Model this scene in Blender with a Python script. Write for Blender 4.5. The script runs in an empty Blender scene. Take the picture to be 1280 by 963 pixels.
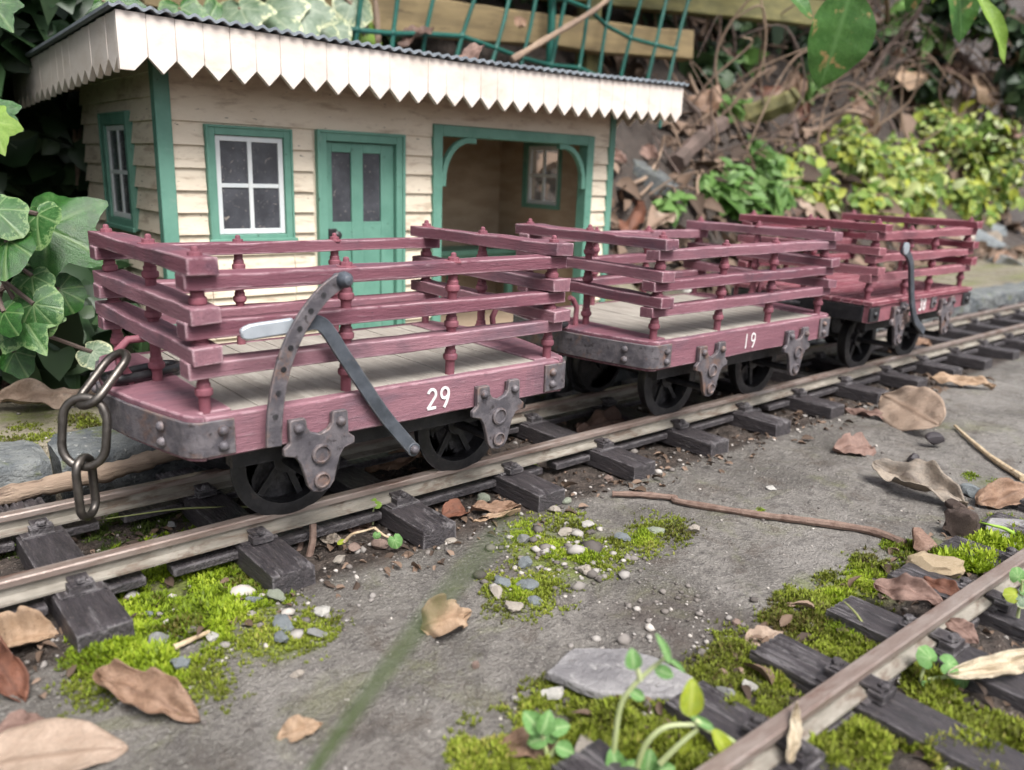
import bpy, bmesh, math, random
import numpy as np
from mathutils import Vector, Matrix
rnd = random.Random(7)
rng = np.random.default_rng(11)
S = bpy.context.scene
COL = S.collection
R_ = math.radians
# ---------------------------------------------------------------- camera model (1 unit = 10 cm of the real garden railway)
FPX, CX, CY = 1018.42, 640.0, 481.5
CAM = np.array([-0.59933, -1.69892, 0.52383]); YAW, PITCH, ROLL = 0.857495, -0.256669, 0.03628
def _rot():
    cy, sy, cp, sp = math.cos(YAW), math.sin(YAW), math.cos(PITCH), math.sin(PITCH)
    f = np.array([cy*cp, sy*cp, sp]); r = np.array([sy, -cy, 0.0]); u = np.cross(r, f)
    c, s = math.cos(ROLL), math.sin(ROLL)
    return np.array([c*r+s*u, -s*r+c*u, f])
RC = _rot()
def ray(u, v): return np.array([(u-CX)/FPX, -(v-CY)/FPX, 1.0]) @ RC
def on(u, v, axis, val):
    d = ray(u, v); return Vector(CAM + d*(val-CAM[axis])/d[axis])
def ad(u, v, dist):
    d = ray(u, v); return Vector(CAM + d/np.linalg.norm(d)*dist)
# ---------------------------------------------------------------- numpy value noise
def _h(ix, iy, iz):
    n = (ix*374761393 + iy*668265263 + iz*1274126177) & 0x7fffffff
    n = ((n ^ (n >> 13))*1274126177) & 0x7fffffff
    return ((n ^ (n >> 16)) & 0xffff)/65535.0
def vnoise(x, y, z=0.0):
    x, y, z = np.broadcast_arrays(np.asarray(x, float), np.asarray(y, float), np.asarray(z, float))
    ix, iy, iz = np.floor(x).astype(np.int64), np.floor(y).astype(np.int64), np.floor(z).astype(np.int64)
    fx, fy, fz = x-ix, y-iy, z-iz
    fx, fy, fz = [f*f*(3-2*f) for f in (fx, fy, fz)]
    o = 0
    for a in (0, 1):
        for b in (0, 1):
            for c in (0, 1):
                o = o + _h(ix+a, iy+b, iz+c)*(fx if a else 1-fx)*(fy if b else 1-fy)*(fz if c else 1-fz)
    return o
def fbm(x, y, z=0.0, o=4):
    t, a, s = 0, .5, 0
    for i in range(o):
        t = t + a*vnoise(np.asarray(x)*2**i+17*i, np.asarray(y)*2**i+5*i, np.asarray(z)*2**i); s += a; a *= .5
    return t/s
def sm(t, a, b):
    t = np.clip((np.asarray(t, float)-a)/(b-a), 0, 1); return t*t*(3-2*t)
# ---------------------------------------------------------------- mesh builder
class MB:
    def __init__(s): s.v = []; s.f = []; s.a = {}
    def add(s, v, f, **attr):
        o = len(s.v); s.v += [tuple(p) for p in v]; s.f += [tuple(i+o for i in q) for q in f]
        for k, x in attr.items(): s.a.setdefault(k, []); s.a[k] += list(x)
        return s
    def box(s, c, d, M=None):
        c = Vector(c); vs = [Vector((x*d[0]/2, y*d[1]/2, z*d[2]/2)) for x in (-1, 1) for y in (-1, 1) for z in (-1, 1)]
        vs = [c+(M @ p if M else p) for p in vs]
        return s.add(vs, [(0, 1, 3, 2), (4, 6, 7, 5), (0, 4, 5, 1), (2, 3, 7, 6), (0, 2, 6, 4), (1, 5, 7, 3)])
    def b2(s, a, b):
        return s.box([(p+q)/2 for p, q in zip(a, b)], [abs(q-p) for p, q in zip(a, b)])
    def tube(s, pts, r, n=8, close=False, flat=1.0):
        pts = [Vector(p) for p in pts]; m = len(pts); rs = r if isinstance(r, (list, tuple)) else [r]*m
        vs, fs = [], []; up = None
        for i, p in enumerate(pts):
            t = (pts[(i+1) % m]-pts[i-1]) if close else (pts[min(i+1, m-1)]-pts[max(i-1, 0)])
            t.normalize()
            if up is None:
                up = Vector((0, 0, 1)) if abs(t.z) < .9 else Vector((1, 0, 0))
            a = up-t*up.dot(t); a.normalize(); up = a; b = t.cross(a)
            for k in range(n):
                w = 2*math.pi*k/n; vs.append(p+(a*math.cos(w)*flat+b*math.sin(w))*rs[i])
        for i in range(m if close else m-1):
            j = (i+1) % m
            for k in range(n):
                l = (k+1) % n; fs.append((i*n+k, i*n+l, j*n+l, j*n+k))
        if not close: fs += [tuple(range(n-1, -1, -1)), tuple((m-1)*n+k for k in range(n))]
        return s.add(vs, fs)
    def lathe(s, prof, c=(0, 0, 0), n=16, M=None):
        c = Vector(c); vs, fs = [], []; m = len(prof)
        for r, z in prof:
            for k in range(n):
                w = 2*math.pi*k/n; p = Vector((r*math.cos(w), r*math.sin(w), z)); vs.append(c+(M @ p if M else p))
        for i in range(m-1):
            for k in range(n):
                l = (k+1) % n; fs.append((i*n+k, i*n+l, (i+1)*n+l, (i+1)*n+k))
        if prof[0][0] > 1e-6: fs.append(tuple(range(n-1, -1, -1)))
        if prof[-1][0] > 1e-6: fs.append(tuple((m-1)*n+k for k in range(n)))
        return s.add(vs, fs)
    def prism(s, out, M, t):
        """outline (2d, ccw) in the local xy plane of matrix M, extruded t along local z"""
        n = len(out); vs = [M @ Vector((x, y, 0)) for x, y in out]+[M @ Vector((x, y, t)) for x, y in out]
        fs = [tuple(range(n-1, -1, -1)), tuple(range(n, 2*n))]+[(i, (i+1) % n, n+(i+1) % n, n+i) for i in range(n)]
        return s.add(vs, fs)
    def ribbon(s, pts, w, M, t):
        """flat strip of width w along 2d points, in plane M, extruded t"""
        ws = w if isinstance(w, (list, tuple)) else [w]*len(pts)
        L, Rr = [], []
        for i, p in enumerate(pts):
            a = Vector(pts[max(i-1, 0)]); b = Vector(pts[min(i+1, len(pts)-1)]); d = (b-a).normalized(); nn = Vector((-d.y, d.x))
            L.append(Vector(p)+nn*ws[i]/2); Rr.append(Vector(p)-nn*ws[i]/2)
        n = len(pts); vs = []
        for z in (0, t):
            vs += [M @ Vector((q.x, q.y, z)) for q in L]+[M @ Vector((q.x, q.y, z)) for q in Rr]
        f = []
        for i in range(n-1):
            f += [(2*n+i, 3*n+i, 3*n+i+1, 2*n+i+1), (i, i+1, n+i+1, n+i), (i, 2*n+i, 2*n+i+1, i+1), (n+i, n+i+1, 3*n+i+1, 3*n+i)]
        f += [(0, n, 3*n, 2*n), (n-1, 3*n-1, 4*n-1, 2*n-1)] if False else [(0, n, 3*n, 2*n), (n-1, 2*n+n-1, 4*n-1, 2*n-1)]
        return s.add(vs, f)
    def mesh(s, name, smooth=40):
        me = bpy.data.meshes.new(name); me.from_pydata(s.v, [], s.f); me.validate(verbose=False)
        bm = bmesh.new(); bm.from_mesh(me); bmesh.ops.recalc_face_normals(bm, faces=bm.faces); bm.to_mesh(me); bm.free()
        for k, x in s.a.items():
            if len(x) == len(me.vertices): me.attributes.new(k, 'FLOAT', 'POINT').data.foreach_set('value', x)
        if smooth: shade(me, smooth)
        return me
def shade(me, ang=40):
    me.polygons.foreach_set('use_smooth', [True]*len(me.polygons)); me.set_sharp_from_angle(angle=R_(ang))
def npmesh(name, V, F, smooth=60, **attr):
    """fast mesh from numpy arrays; F is (n,3) or (n,4)"""
    me = bpy.data.meshes.new(name); V = np.asarray(V, np.float32); F = np.asarray(F, np.int32); k = F.shape[1]
    me.vertices.add(len(V)); me.vertices.foreach_set('co', V.ravel())
    me.loops.add(F.size); me.loops.foreach_set('vertex_index', F.ravel())
    me.polygons.add(len(F)); me.polygons.foreach_set('loop_start', np.arange(0, F.size, k, dtype=np.int32))
    me.update(calc_edges=True)
    for a, x in attr.items(): me.attributes.new(a, 'FLOAT', 'POINT').data.foreach_set('value', np.asarray(x, np.float32))
    if smooth: me.polygons.foreach_set('use_smooth', np.ones(len(F), bool))
    return me
def link(name, data, m=None, parent=None, loc=None, rot=None, bevel=0, seg=2):
    o = bpy.data.objects.new(name, data); COL.objects.link(o)
    if m is not None and not data.materials: data.materials.append(m)
    if parent: o.parent = parent
    if loc is not None: o.location = loc
    if rot is not None: o.rotation_euler = rot
    if bevel:
        b = o.modifiers.new('edge', 'BEVEL'); b.width = bevel; b.segments = seg; b.limit_method = 'ANGLE'; b.angle_limit = R_(40); b.harden_normals = False
    return o
def part(name, mb, m, parent, **k): return link(name, mb.mesh(name) if isinstance(mb, MB) else mb, m, parent, **k)
def tag(o, label, cat, group=None, kind=None):
    if label: o['label'] = label
    if cat: o['category'] = cat
    if group: o['group'] = group
    if kind: o['kind'] = kind
    return o
def empty(name, loc, label, cat, group=None, rz=0):
    o = bpy.data.objects.new(name, None); o.empty_display_size = .05; COL.objects.link(o); o.location = loc; o.rotation_euler = (0, 0, rz)
    return tag(o, label, cat, group)
def copy_tree(o, parent=None):
    c = o.copy(); COL.objects.link(c)
    if parent: c.parent = parent
    for ch in list(o.children): copy_tree(ch, c)
    return c
# ---------------------------------------------------------------- materials
class NT:
    def __init__(s, name):
        s.m = bpy.data.materials.new(name); s.m.use_nodes = True; s.t = s.m.node_tree; s.n = s.t.nodes; s.n.clear()
        s.out = s.new('ShaderNodeOutputMaterial'); s.p = s.new('ShaderNodeBsdfPrincipled'); s.l(s.p.outputs[0], s.out.inputs[0])
    def new(s, t, **k):
        n = s.n.new(t)
        for a, v in k.items(): setattr(n, a, v)
        return n
    def l(s, a, b): s.t.links.new(a, b)
    def coords(s, stretch=(1, 1, 1), rand=True, world=False):
        tc = s.new('ShaderNodeTexCoord'); mp = s.new('ShaderNodeMapping'); mp.inputs['Scale'].default_value = stretch
        if world:
            g = s.new('ShaderNodeNewGeometry'); s.l(g.outputs['Position'], mp.inputs['Vector'])
        else: s.l(tc.outputs['Object'], mp.inputs['Vector'])
        if rand:
            oi = s.new('ShaderNodeObjectInfo'); mu = s.new('ShaderNodeMath', operation='MULTIPLY'); mu.inputs[1].default_value = 31
            s.l(oi.outputs['Random'], mu.inputs[0]); s.l(mu.outputs[0], mp.inputs['Location'])
        return mp.outputs[0]
    def noise(s, co, scale, detail=5, rough=.6, dist=0):
        n = s.new('ShaderNodeTexNoise'); n.inputs['Scale'].default_value = scale; n.inputs['Detail'].default_value = detail
        n.inputs['Roughness'].default_value = rough; n.inputs['Distortion'].default_value = dist; s.l(co, n.inputs['Vector']); return n.outputs[0]
    def ramp(s, f, a, b, lo=0.0, hi=1.0):
        n = s.new('ShaderNodeMapRange'); n.interpolation_type = 'SMOOTHSTEP'
        for i, v in zip((1, 2, 3, 4), (a, b, lo, hi)): n.inputs[i].default_value = v
        s.l(f, n.inputs[0]); return n.outputs[0]
    def attr(s, name):
        n = s.new('ShaderNodeAttribute'); n.attribute_name = name; return n.outputs['Fac']
    def mul(s, a, b, op='MULTIPLY'):
        n = s.new('ShaderNodeMath', operation=op)
        for i, v in enumerate((a, b)):
            if isinstance(v, (int, float)): n.inputs[i].default_value = v
            else: s.l(v, n.inputs[i])
        return n.outputs[0]
    def mix(s, f, a, b):
        n = s.new('ShaderNodeMix', data_type='RGBA')
        for i, v in ((0, f), (6, a), (7, b)):
            if isinstance(v, (int, float)): n.inputs[i].default_value = v
            elif isinstance(v, tuple): n.inputs[i].default_value = (*v, 1)
            else: s.l(v, n.inputs[i])
        return n.outputs[2]
    def col(s, c): s.setin('Base Color', c)
    def setin(s, k, c):
        i = s.p.inputs[k]
        if isinstance(c, tuple): i.default_value = (*c, 1)
        elif isinstance(c, (int, float)): i.default_value = c
        else: s.l(c, i)
    def bump(s, h, strength, dist=.004):
        n = s.new('ShaderNodeBump'); n.inputs['Strength'].default_value = strength; n.inputs['Distance'].default_value = dist
        s.l(h, n.inputs['Height']); s.l(n.outputs[0], s.p.inputs['Normal'])
    def translucent(s, c, f):
        t = s.new('ShaderNodeBsdfTranslucent'); mx = s.new('ShaderNodeMixShader'); mx.inputs[0].default_value = f
        if isinstance(c, tuple): t.inputs[0].default_value = (*c, 1)
        else: s.l(c, t.inputs[0])
        s.l(s.p.outputs[0], mx.inputs[1]); s.l(t.outputs[0], mx.inputs[2]); s.l(mx.outputs[0], s.out.inputs[0])
def simple(name, c1, c2, scale=6, stretch=(1, 1, 1), rough=(.6, .85), c3=None, s3=30, t3=(.62, .7), bump=.3, bs=60, bd=.003, metal=0, spec=.4, world=False, a=.35, b=.65, c4=None, s4=12, t4=(.6, .72), edge=None, er=.006, ea=.8):
    t = NT(name); co = t.coords(stretch, world=world, rand=not world)
    n1 = t.noise(co, scale); c = t.mix(t.ramp(n1, a, b), c1, c2)
    n2 = t.noise(co, bs, 4, .65)
    if c3: c = t.mix(t.ramp(t.noise(co, s3, 4, .6), *t3), c, c3)
    if c4: c = t.mix(t.ramp(t.noise(co, s4, 6, .7, .4), *t4), c, c4)
    if edge:
        bv = t.new('ShaderNodeBevel'); bv.samples = 3; bv.inputs['Radius'].default_value = er; g = t.new('ShaderNodeNewGeometry'); dp = t.new('ShaderNodeVectorMath', operation='DOT_PRODUCT')
        t.l(bv.outputs[0], dp.inputs[0]); t.l(g.outputs['Normal'], dp.inputs[1]); e = t.mul(t.ramp(dp.outputs['Value'], .995, .88, 0, 1), t.ramp(t.noise(t.coords(rand=not world), 22, 4, .7), .40, .58)); c = t.mix(t.mul(e, ea), c, edge)
    t.col(c); t.setin('Roughness', t.ramp(n2, .3, .7, *rough)); t.setin('Metallic', metal); t.setin('Specular IOR Level', spec)
    if bump: t.bump(n2, bump, bd)
    return t.m
M = {}
def redwood(name, c1, c2, dark, worn, amt=.68):
    t = NT(name); co = t.coords((1, 10, 10)); cf = t.coords((1, 3, 3)); n1 = t.noise(co, 4, 6, .65); n2 = t.noise(co, 16, 5, .7); n3 = t.noise(cf, 60, 3, .6)
    c = t.mix(t.ramp(n1, .34, .66), c1, c2); c = t.mix(t.ramp(t.noise(cf, 3.2, 4, .6), .54, .72, 0, .75), c, dark)
    c = t.mix(t.ramp(n2, .58, .74, 0, .32), c, worn); c = t.mix(t.ramp(n3, .62, .70, 0, .45), c, tuple(x*.6 for x in dark))
    oi = t.new('ShaderNodeObjectInfo'); hv = t.new('ShaderNodeHueSaturation'); t.l(t.ramp(oi.outputs['Random'], 0, 1, .80, 1.18), hv.inputs['Value']); t.l(t.ramp(oi.outputs['Random'], 0, 1, 1.06, .86), hv.inputs['Saturation']); t.l(c, hv.inputs['Color']); c = hv.outputs[0]
    c = t.mix(t.ramp(t.noise(t.coords((1, 1, 1)), 2.3, 5, .7, .5), .50, .68, 0, .55), c, tuple(x*.62+.018 for x in dark))
    bv = t.new('ShaderNodeBevel'); bv.samples = 3; bv.inputs['Radius'].default_value = .009; g = t.new('ShaderNodeNewGeometry'); dp = t.new('ShaderNodeVectorMath', operation='DOT_PRODUCT')
    t.l(bv.outputs[0], dp.inputs[0]); t.l(g.outputs['Normal'], dp.inputs[1]); e = t.ramp(dp.outputs['Value'], .995, .88, 0, 1); e = t.mul(e, t.ramp(t.noise(cf, 9, 4, .7), .40, .54))
    c = t.mix(t.mul(e, amt), c, tuple(min(.8, x*1.25+.05) for x in worn)); t.col(c); t.setin('Roughness', t.ramp(n2, .3, .7, .6, .85)); t.setin('Specular IOR Level', .25)
    t.bump(t.mul(t.mul(n2, .8), t.mul(n3, .35), 'ADD'), .6, .006); return t.m
M['red'] = redwood('maroon paint on wood', (.238, .102, .128), (.190, .080, .104), (.122, .078, .104), (.50, .36, .385))
M['redpost'] = simple('maroon paint on metal', (.25, .085, .108), (.19, .07, .09), 20, rough=(.5, .75), bump=.25, bs=90, c4=(.14, .07, .1), s4=20)
M['red3'] = redwood('brighter maroon paint', (.255, .080, .100), (.21, .066, .084), (.15, .060, .078), (.50, .28, .30), .85)
M['deck'] = simple('weathered deck boards', (.325, .298, .262), (.265, .24, .21), 5, (5, 1, 5), (.8, .95), c3=(.25, .22, .19), s3=6, t3=(.58, .74), bump=.5, bs=34, bd=.005, spec=.15, c4=(.40, .37, .325), s4=4, t4=(.5, .7))
M['iron'] = simple('weathered iron', (.092, .085, .096), (.165, .150, .160), 26, rough=(.45, .75), bump=.5, bs=110, metal=.3, c4=(.205, .125, .095), s4=11, t4=(.50, .70), c3=(.052, .045, .048), s3=45, t3=(.58, .70), edge=(.27, .20, .17), er=.007, ea=.7)
M['black'] = simple('black iron', (.011, .011, .013), (.024, .023, .025), 30, rough=(.32, .6), bump=.3, bs=100, spec=.5, c4=(.07, .055, .05), s4=24, t4=(.6, .74), edge=(.10, .095, .10), er=.006, ea=.6)
M['chain'] = simple('dull steel', (.16, .145, .13), (.09, .08, .072), 14, rough=(.3, .5), bump=.1, bs=90, metal=.85)
M['steel'] = simple('grey steel', (.13, .145, .17), (.075, .085, .10), 16, (1, 1, 1), (.35, .6), bump=.2, bs=90, metal=.5, c4=(.20, .13, .10), s4=12, t4=(.60, .74), edge=(.30, .29, .29), er=.006, ea=.7)
M['bare'] = simple('bare bright steel', (.50, .54, .58), (.36, .40, .44), 10, (1, 1, 1), (.35, .5), bump=.1, bs=90, metal=.4)
M['num'] = simple('white number paint', (.80, .77, .76), (.68, .62, .62), 40, rough=(.6, .8), bump=.2)
M['railtop'] = simple('rusty rail', (.225, .170, .146), (.29, .238, .21), 9, (1, 4, 4), (.32, .6), bump=.25, bs=60, metal=.3, c4=(.15, .09, .068), s4=7, t4=(.48, .70), c3=(.36, .32, .30), s3=5, t3=(.58, .72))
M['railweb'] = simple('dirty rail web', (.20, .18, .15), (.30, .275, .235), 11, (1, 3, 3), (.5, .8), bump=.4, bs=60, c4=(.15, .115, .09), s4=8, t4=(.48, .64))
M['sleeper'] = simple('black plastic sleeper', (.058, .050, .054), (.034, .030, .033), 9, (7, 1, 7), (.40, .62), bump=.9, bs=22, bd=.010, spec=.5, c4=(.19, .17, .165), s4=16, t4=(.58, .74), c3=(.13, .11, .095), s3=60, t3=(.60, .70), edge=(.30, .28, .285), er=.010, ea=.75)
M['cream'] = simple('cream paint', (.74, .64, .50), (.79, .695, .555), 5, (1, 1, 4), (.55, .75), c3=(.13, .095, .065), s3=27, t3=(.66, .71), bump=.25, bs=50, spec=.3, c4=(.46, .36, .26), s4=6, t4=(.48, .74))
M['white'] = simple('off white paint', (.78, .705, .64), (.71, .63, .56), 6, (1, 1, 2), (.5, .7), c3=(.25, .2, .16), s3=36, t3=(.72, .77), bump=.25, bs=60, spec=.3, c4=(.58, .49, .40), s4=5, t4=(.50, .78))
M['green'] = simple('green paint', (.115, .27, .205), (.15, .325, .25), 7, rough=(.4, .6), c3=(.05, .11, .08), s3=32, t3=(.68, .73), bump=.25, bs=60, spec=.4, c4=(.22, .36, .29), s4=9, t4=(.58, .75))
M['sash'] = simple('white sash paint', (.68, .72, .73), (.75, .77, .76), 12, rough=(.5, .7), c3=(.3, .3, .28), s3=40, t3=(.7, .78), bump=.1)
M['felt'] = simple('grey corrugated roofing', (.17, .195, .22), (.24, .27, .30), 8, rough=(.55, .8), bump=.2, bs=60, c4=(.05, .05, .045), s4=6)
M['inner'] = simple('stained interior boards', (.34, .255, .18), (.44, .345, .25), 4, (1, 1, 3), (.7, .9), c3=(.06, .04, .03), s3=16, t3=(.66, .74), bump=.2, bs=50, spec=.15)
def glass(name, c, bright):
    t = NT(name); co = t.coords()
    sp = t.ramp(t.noise(co, 95, 3, .6), .62, .80); sc = t.ramp(t.noise(co, 34, 3, .7, .6), .65, .72)
    cc = t.mix(t.ramp(t.noise(co, 8), .35, .7), c, tuple(x*1.7+.012 for x in c)); f = t.mul(sp, sc, 'MAXIMUM')
    t.col(t.mix(t.mul(f, .75), cc, bright)); t.setin('Roughness', t.mix(f, (.22, .22, .22), (.8, .8, .8))); t.setin('Specular IOR Level', .45)
    return t.m
M['glass'] = glass('dusty dark glass', (.050, .052, .060), (.36, .31, .26))
def clear():
    t = NT('thin dusty clear glass'); g = t.new('ShaderNodeBsdfGlass'); g.inputs['Roughness'].default_value = .05; g.inputs['IOR'].default_value = 1.02
    t.col((.55, .55, .55)); t.setin('Roughness', .4); mx = t.new('ShaderNodeMixShader'); mx.inputs[0].default_value = .25
    tr = t.new('ShaderNodeBsdfTransparent'); t.l(tr.outputs[0], mx.inputs[1]); t.l(t.p.outputs[0], mx.inputs[2]); t.l(mx.outputs[0], t.out.inputs[0]); return t.m
M['clear'] = clear()
M['kerb'] = simple('blue grey kerb stone', (.095, .105, .112), (.19, .198, .192), 9, rough=(.7, .95), c3=(.36, .36, .34), s3=60, t3=(.62, .70), bump=1.0, bs=22, bd=.022, c4=(.13, .15, .06), s4=7, t4=(.56, .70), spec=.25, edge=(.28, .29, .28), er=.014, ea=.5)
M['slate'] = simple('grey slate', (.15, .143, .147), (.25, .24, .24), 9, rough=(.55, .85), bump=1.0, bs=34, bd=.012, c4=(.31, .30, .29), s4=26, t4=(.56, .70), c3=(.12, .11, .11), s3=40, t3=(.6, .7), edge=(.42, .40, .39), er=.01)
M['bark'] = simple('brown bark', (.135, .085, .066), (.21, .145, .115), 8, (1, 5, 5), (.7, .9), bump=.6, bs=22, bd=.006, c4=(.10, .06, .045), s4=10)
M['stick'] = simple('weathered stick', (.36, .27, .20), (.25, .18, .13), 4, (1, 8, 8), (.75, .9), bump=.7, bs=22, bd=.008, c4=(.09, .06, .045), s4=6, t4=(.55, .7))
M['stalk'] = simple('dry stalk', (.32, .23, .165), (.20, .14, .105), 4, rough=(.7, .9), bump=.3, bs=30, c4=(.44, .34, .26), s4=6)
M['darkstalk'] = simple('dark stalk', (.085, .062, .052), (.14, .10, .085), 4, rough=(.7, .9), bump=.3, bs=30)
M['greenstem'] = simple('pale green stem', (.34, .40, .17), (.42, .46, .25), 6, rough=(.5, .7), bump=.1)
M['wire'] = simple('green plastic wire', (.006, .075, .058), (.009, .10, .075), 5, rough=(.4, .6), bump=.1)
M['ochre'] = simple('ochre timber', (.30, .225, .115), (.215, .16, .085), 2, (1, 8, 8), (.75, .9), bump=.4, bs=20, bd=.01, c4=(.12, .085, .05), s4=3, t4=(.56, .72))
M['mossboard'] = simple('mossy timber', (.20, .18, .075), (.115, .11, .05), 2.5, (1, 5, 5), (.8, .95), bump=.4, bs=20, bd=.01)
M['clod'] = simple('soil clod', (.085, .06, .05), (.13, .095, .08), 20, rough=(.85, .98), bump=.8, bs=50, bd=.01)
M['shell'] = simple('brown nut shell', (.15, .085, .06), (.24, .15, .11), 9, rough=(.4, .65), bump=.4, bs=40)
M['darknut'] = simple('dark nut', (.03, .026, .03), (.05, .042, .045), 9, rough=(.35, .6), bump=.3, bs=40)
M['fibre'] = simple('fibrous straw', (.46, .34, .21), (.62, .50, .34), 6, (1.5, 10, 10), (.75, .9), bump=.7, bs=20, bd=.01, c4=(.25, .15, .085), s4=5)
PEB = {'grey': ((.18, .18, .175), (.27, .27, .26)), 'pale': ((.31, .27, .23), (.41, .365, .31)), 'bluegrey': ((.13, .145, .155), (.215, .235, .24)), 'brown': ((.20, .14, .115), (.28, .20, .165)), 'white': ((.40, .38, .35), (.53, .51, .47)), 'greenish': ((.20, .22, .165), (.29, .31, .245))}
for k, (a, b) in PEB.items(): M['peb_'+k] = simple('pebble '+k, a, b, 14, rough=(.7, .92), bump=.6, bs=50, bd=.006, c4=tuple(x*.55 for x in a), s4=18, t4=(.6, .75))
def leafmat(name, base, base2, veincol, spots=None, rough=.38, transl=.18, edge=None, spot_s=7, spot_t=(.6, .7), vein=1.0, bump=.35):
    t = NT(name); co = t.coords(); n = t.noise(co, 5)
    c = t.mix(t.ramp(n, .35, .65), base, base2)
    if edge: c = t.mix(t.ramp(t.mul(t.attr('edge'), t.mul(t.ramp(t.noise(co, 9), .3, .7), .35), 'ADD'), .98, 1.16), c, edge)
    if spots: c = t.mix(t.ramp(t.noise(co, spot_s, 5, .65, .3), *spot_t), c, spots)
    fn = t.noise(co, 48, 4, .7); c = t.mix(t.ramp(fn, .42, .66, 0, .5), c, tuple(x*.55 for x in base)); v = t.attr('vein'); c = t.mix(t.mul(v, vein), c, veincol)
    t.col(c); t.setin('Roughness', rough); t.setin('Specular IOR Level', .45)
    t.bump(t.mul(t.mul(v, .6), t.mul(fn, .6), 'ADD'), bump, .010)
    if transl: t.translucent(c, transl)
    return t.m
M['ivy'] = leafmat('ivy leaf', (.018, .068, .012), (.034, .118, .022), (.16, .25, .09), vein=.65, rough=.22, transl=.10, spots=(.075, .12, .035), spot_s=9, spot_t=(.6, .75))
M['ivyvar'] = leafmat('variegated ivy leaf', (.045, .128, .034), (.026, .085, .020), (.21, .30, .13), edge=(.17, .27, .10), spots=(.12, .22, .08), spot_t=(.55, .7), vein=.65, rough=.24, transl=.10)
M['ivypale'] = leafmat('pale variegated leaf', (.21, .28, .19), (.10, .165, .09), (.38, .42, .29), edge=(.58, .60, .36), spots=(.36, .41, .29), vein=.5, rough=.28)
M['laurel'] = leafmat('broad green leaf', (.060, .165, .035), (.085, .205, .045), (.12, .25, .075), spots=(.46, .30, .13), spot_s=3.6, spot_t=(.57, .66), transl=.25)
M['lime'] = leafmat('lime leaf', (.22, .38, .05), (.27, .43, .07), (.33, .47, .12), transl=.35)
M['sprout'] = leafmat('seedling leaf', (.15, .33, .09), (.20, .40, .13), (.34, .50, .22), transl=.3, rough=.5)
M['yellow'] = leafmat('yellow green leaf', (.40, .47, .03), (.34, .44, .05), (.45, .5, .1), transl=.35, rough=.5)
DRY = {'tan': ((.36, .24, .15), (.44, .31, .21), (.27, .17, .10)), 'brown': ((.23, .135, .085), (.31, .20, .135), (.15, .085, .055)), 'red': ((.21, .085, .05), (.15, .065, .042), (.10, .045, .03)), 'pink': ((.27, .172, .138), (.20, .122, .098), (.15, .085, .065)), 'pale': ((.43, .325, .25), (.35, .255, .19), (.25, .17, .12)), 'grey': ((.24, .205, .17), (.33, .27, .21), (.15, .12, .10)), 'cream': ((.58, .50, .37), (.48, .39, .27), (.36, .28, .18)), 'dark': ((.11, .065, .05), (.17, .10, .075), (.07, .045, .035))}
for k, (a, b, c) in DRY.items(): M['dry_'+k] = leafmat('dry leaf '+k, a, b, c, spots=tuple(x*.6 for x in a), rough=.62, transl=.08, vein=.8, bump=.5)
def rndleaf(name, cols, transl=.25, rough=.5):
    t = NT(name); r = t.attr('rnd'); n = t.new('ShaderNodeValToRGB'); e = n.color_ramp.elements
    while len(e) < len(cols): e.new(.5)
    for i, c in enumerate(cols): e[i].position = i/(len(cols)-1); e[i].color = (*c, 1)
    t.l(r, n.inputs[0]); t.col(n.outputs[0]); t.setin('Roughness', rough); t.setin('Specular IOR Level', .35); t.translucent(n.outputs[0], transl); return t.m
M['moss'] = rndleaf('bright moss', [(.13, .105, .022), (.11, .16, .014), (.21, .30, .016), (.31, .41, .022), (.45, .53, .06)], .3, .65)
M['mossdull'] = rndleaf('olive moss', [(.11, .075, .025), (.10, .115, .018), (.18, .21, .022), (.26, .33, .03), (.36, .33, .08)], .25, .7)
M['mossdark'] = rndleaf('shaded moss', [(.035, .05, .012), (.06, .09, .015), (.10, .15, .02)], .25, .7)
M['shrub'] = rndleaf('small bright leaves', [(.10, .17, .035), (.16, .27, .05), (.33, .42, .10), (.42, .45, .05), (.50, .56, .32)], .3)
M['weedleaf'] = rndleaf('weed leaves', [(.07, .15, .035), (.13, .26, .06), (.24, .38, .13)], .3)
M['ivyshade'] = rndleaf('ivy leaves darkened as shade', [(.014, .028, .012), (.024, .052, .02), (.04, .085, .032), (.075, .12, .055)], .15, .4)  # near-black leaf colours, deep shade put into the colour
M['litter'] = rndleaf('leaf litter', [(.045, .03, .022), (.09, .06, .042), (.15, .10, .07), (.27, .19, .14)], .08, .75)
M['gravel'] = rndleaf('mixed gravel', [(.07, .06, .055), (.18, .16, .145), (.30, .28, .26), (.46, .42, .38)], 0, .85)
EXPO = 1.68
# ================================================================ wagons
RT = -0.325                                     # rail top level
def plank_mesh(name, L, w, h, seg=22, jit=.004, seed=0, droop=0.0):
    """a hand cut bar along x, slightly uneven along its edges"""
    r = np.random.default_rng(seed); X = np.linspace(-L/2, L/2, seg+1); V = []
    cs = [(-w/2, -h/2), (w/2, -h/2), (w/2, h/2), (-w/2, h/2)]
    wob = [np.interp(X, np.linspace(-L/2, L/2, 9), r.normal(0, jit, 9))+r.normal(0, jit*.25, seg+1) for _ in range(8)]
    for i, x in enumerate(X):
        for k, (y, z) in enumerate(cs):
            V.append((x, y+wob[k][i]*.7, z+wob[k+4][i]*(1.0 if k > 1 else .6)-droop*(1-(2*x/L)**2)))
    F = []
    for i in range(seg):
        for k in range(4):
            l = (k+1) % 4; F.append((i*4+k, (i+1)*4+k, (i+1)*4+l, i*4+l))
    F += [(0, 1, 2, 3), (seg*4+3, seg*4+2, seg*4+1, seg*4)]
    mb = MB(); mb.add(V, F); return mb.mesh(name, 30)
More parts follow.
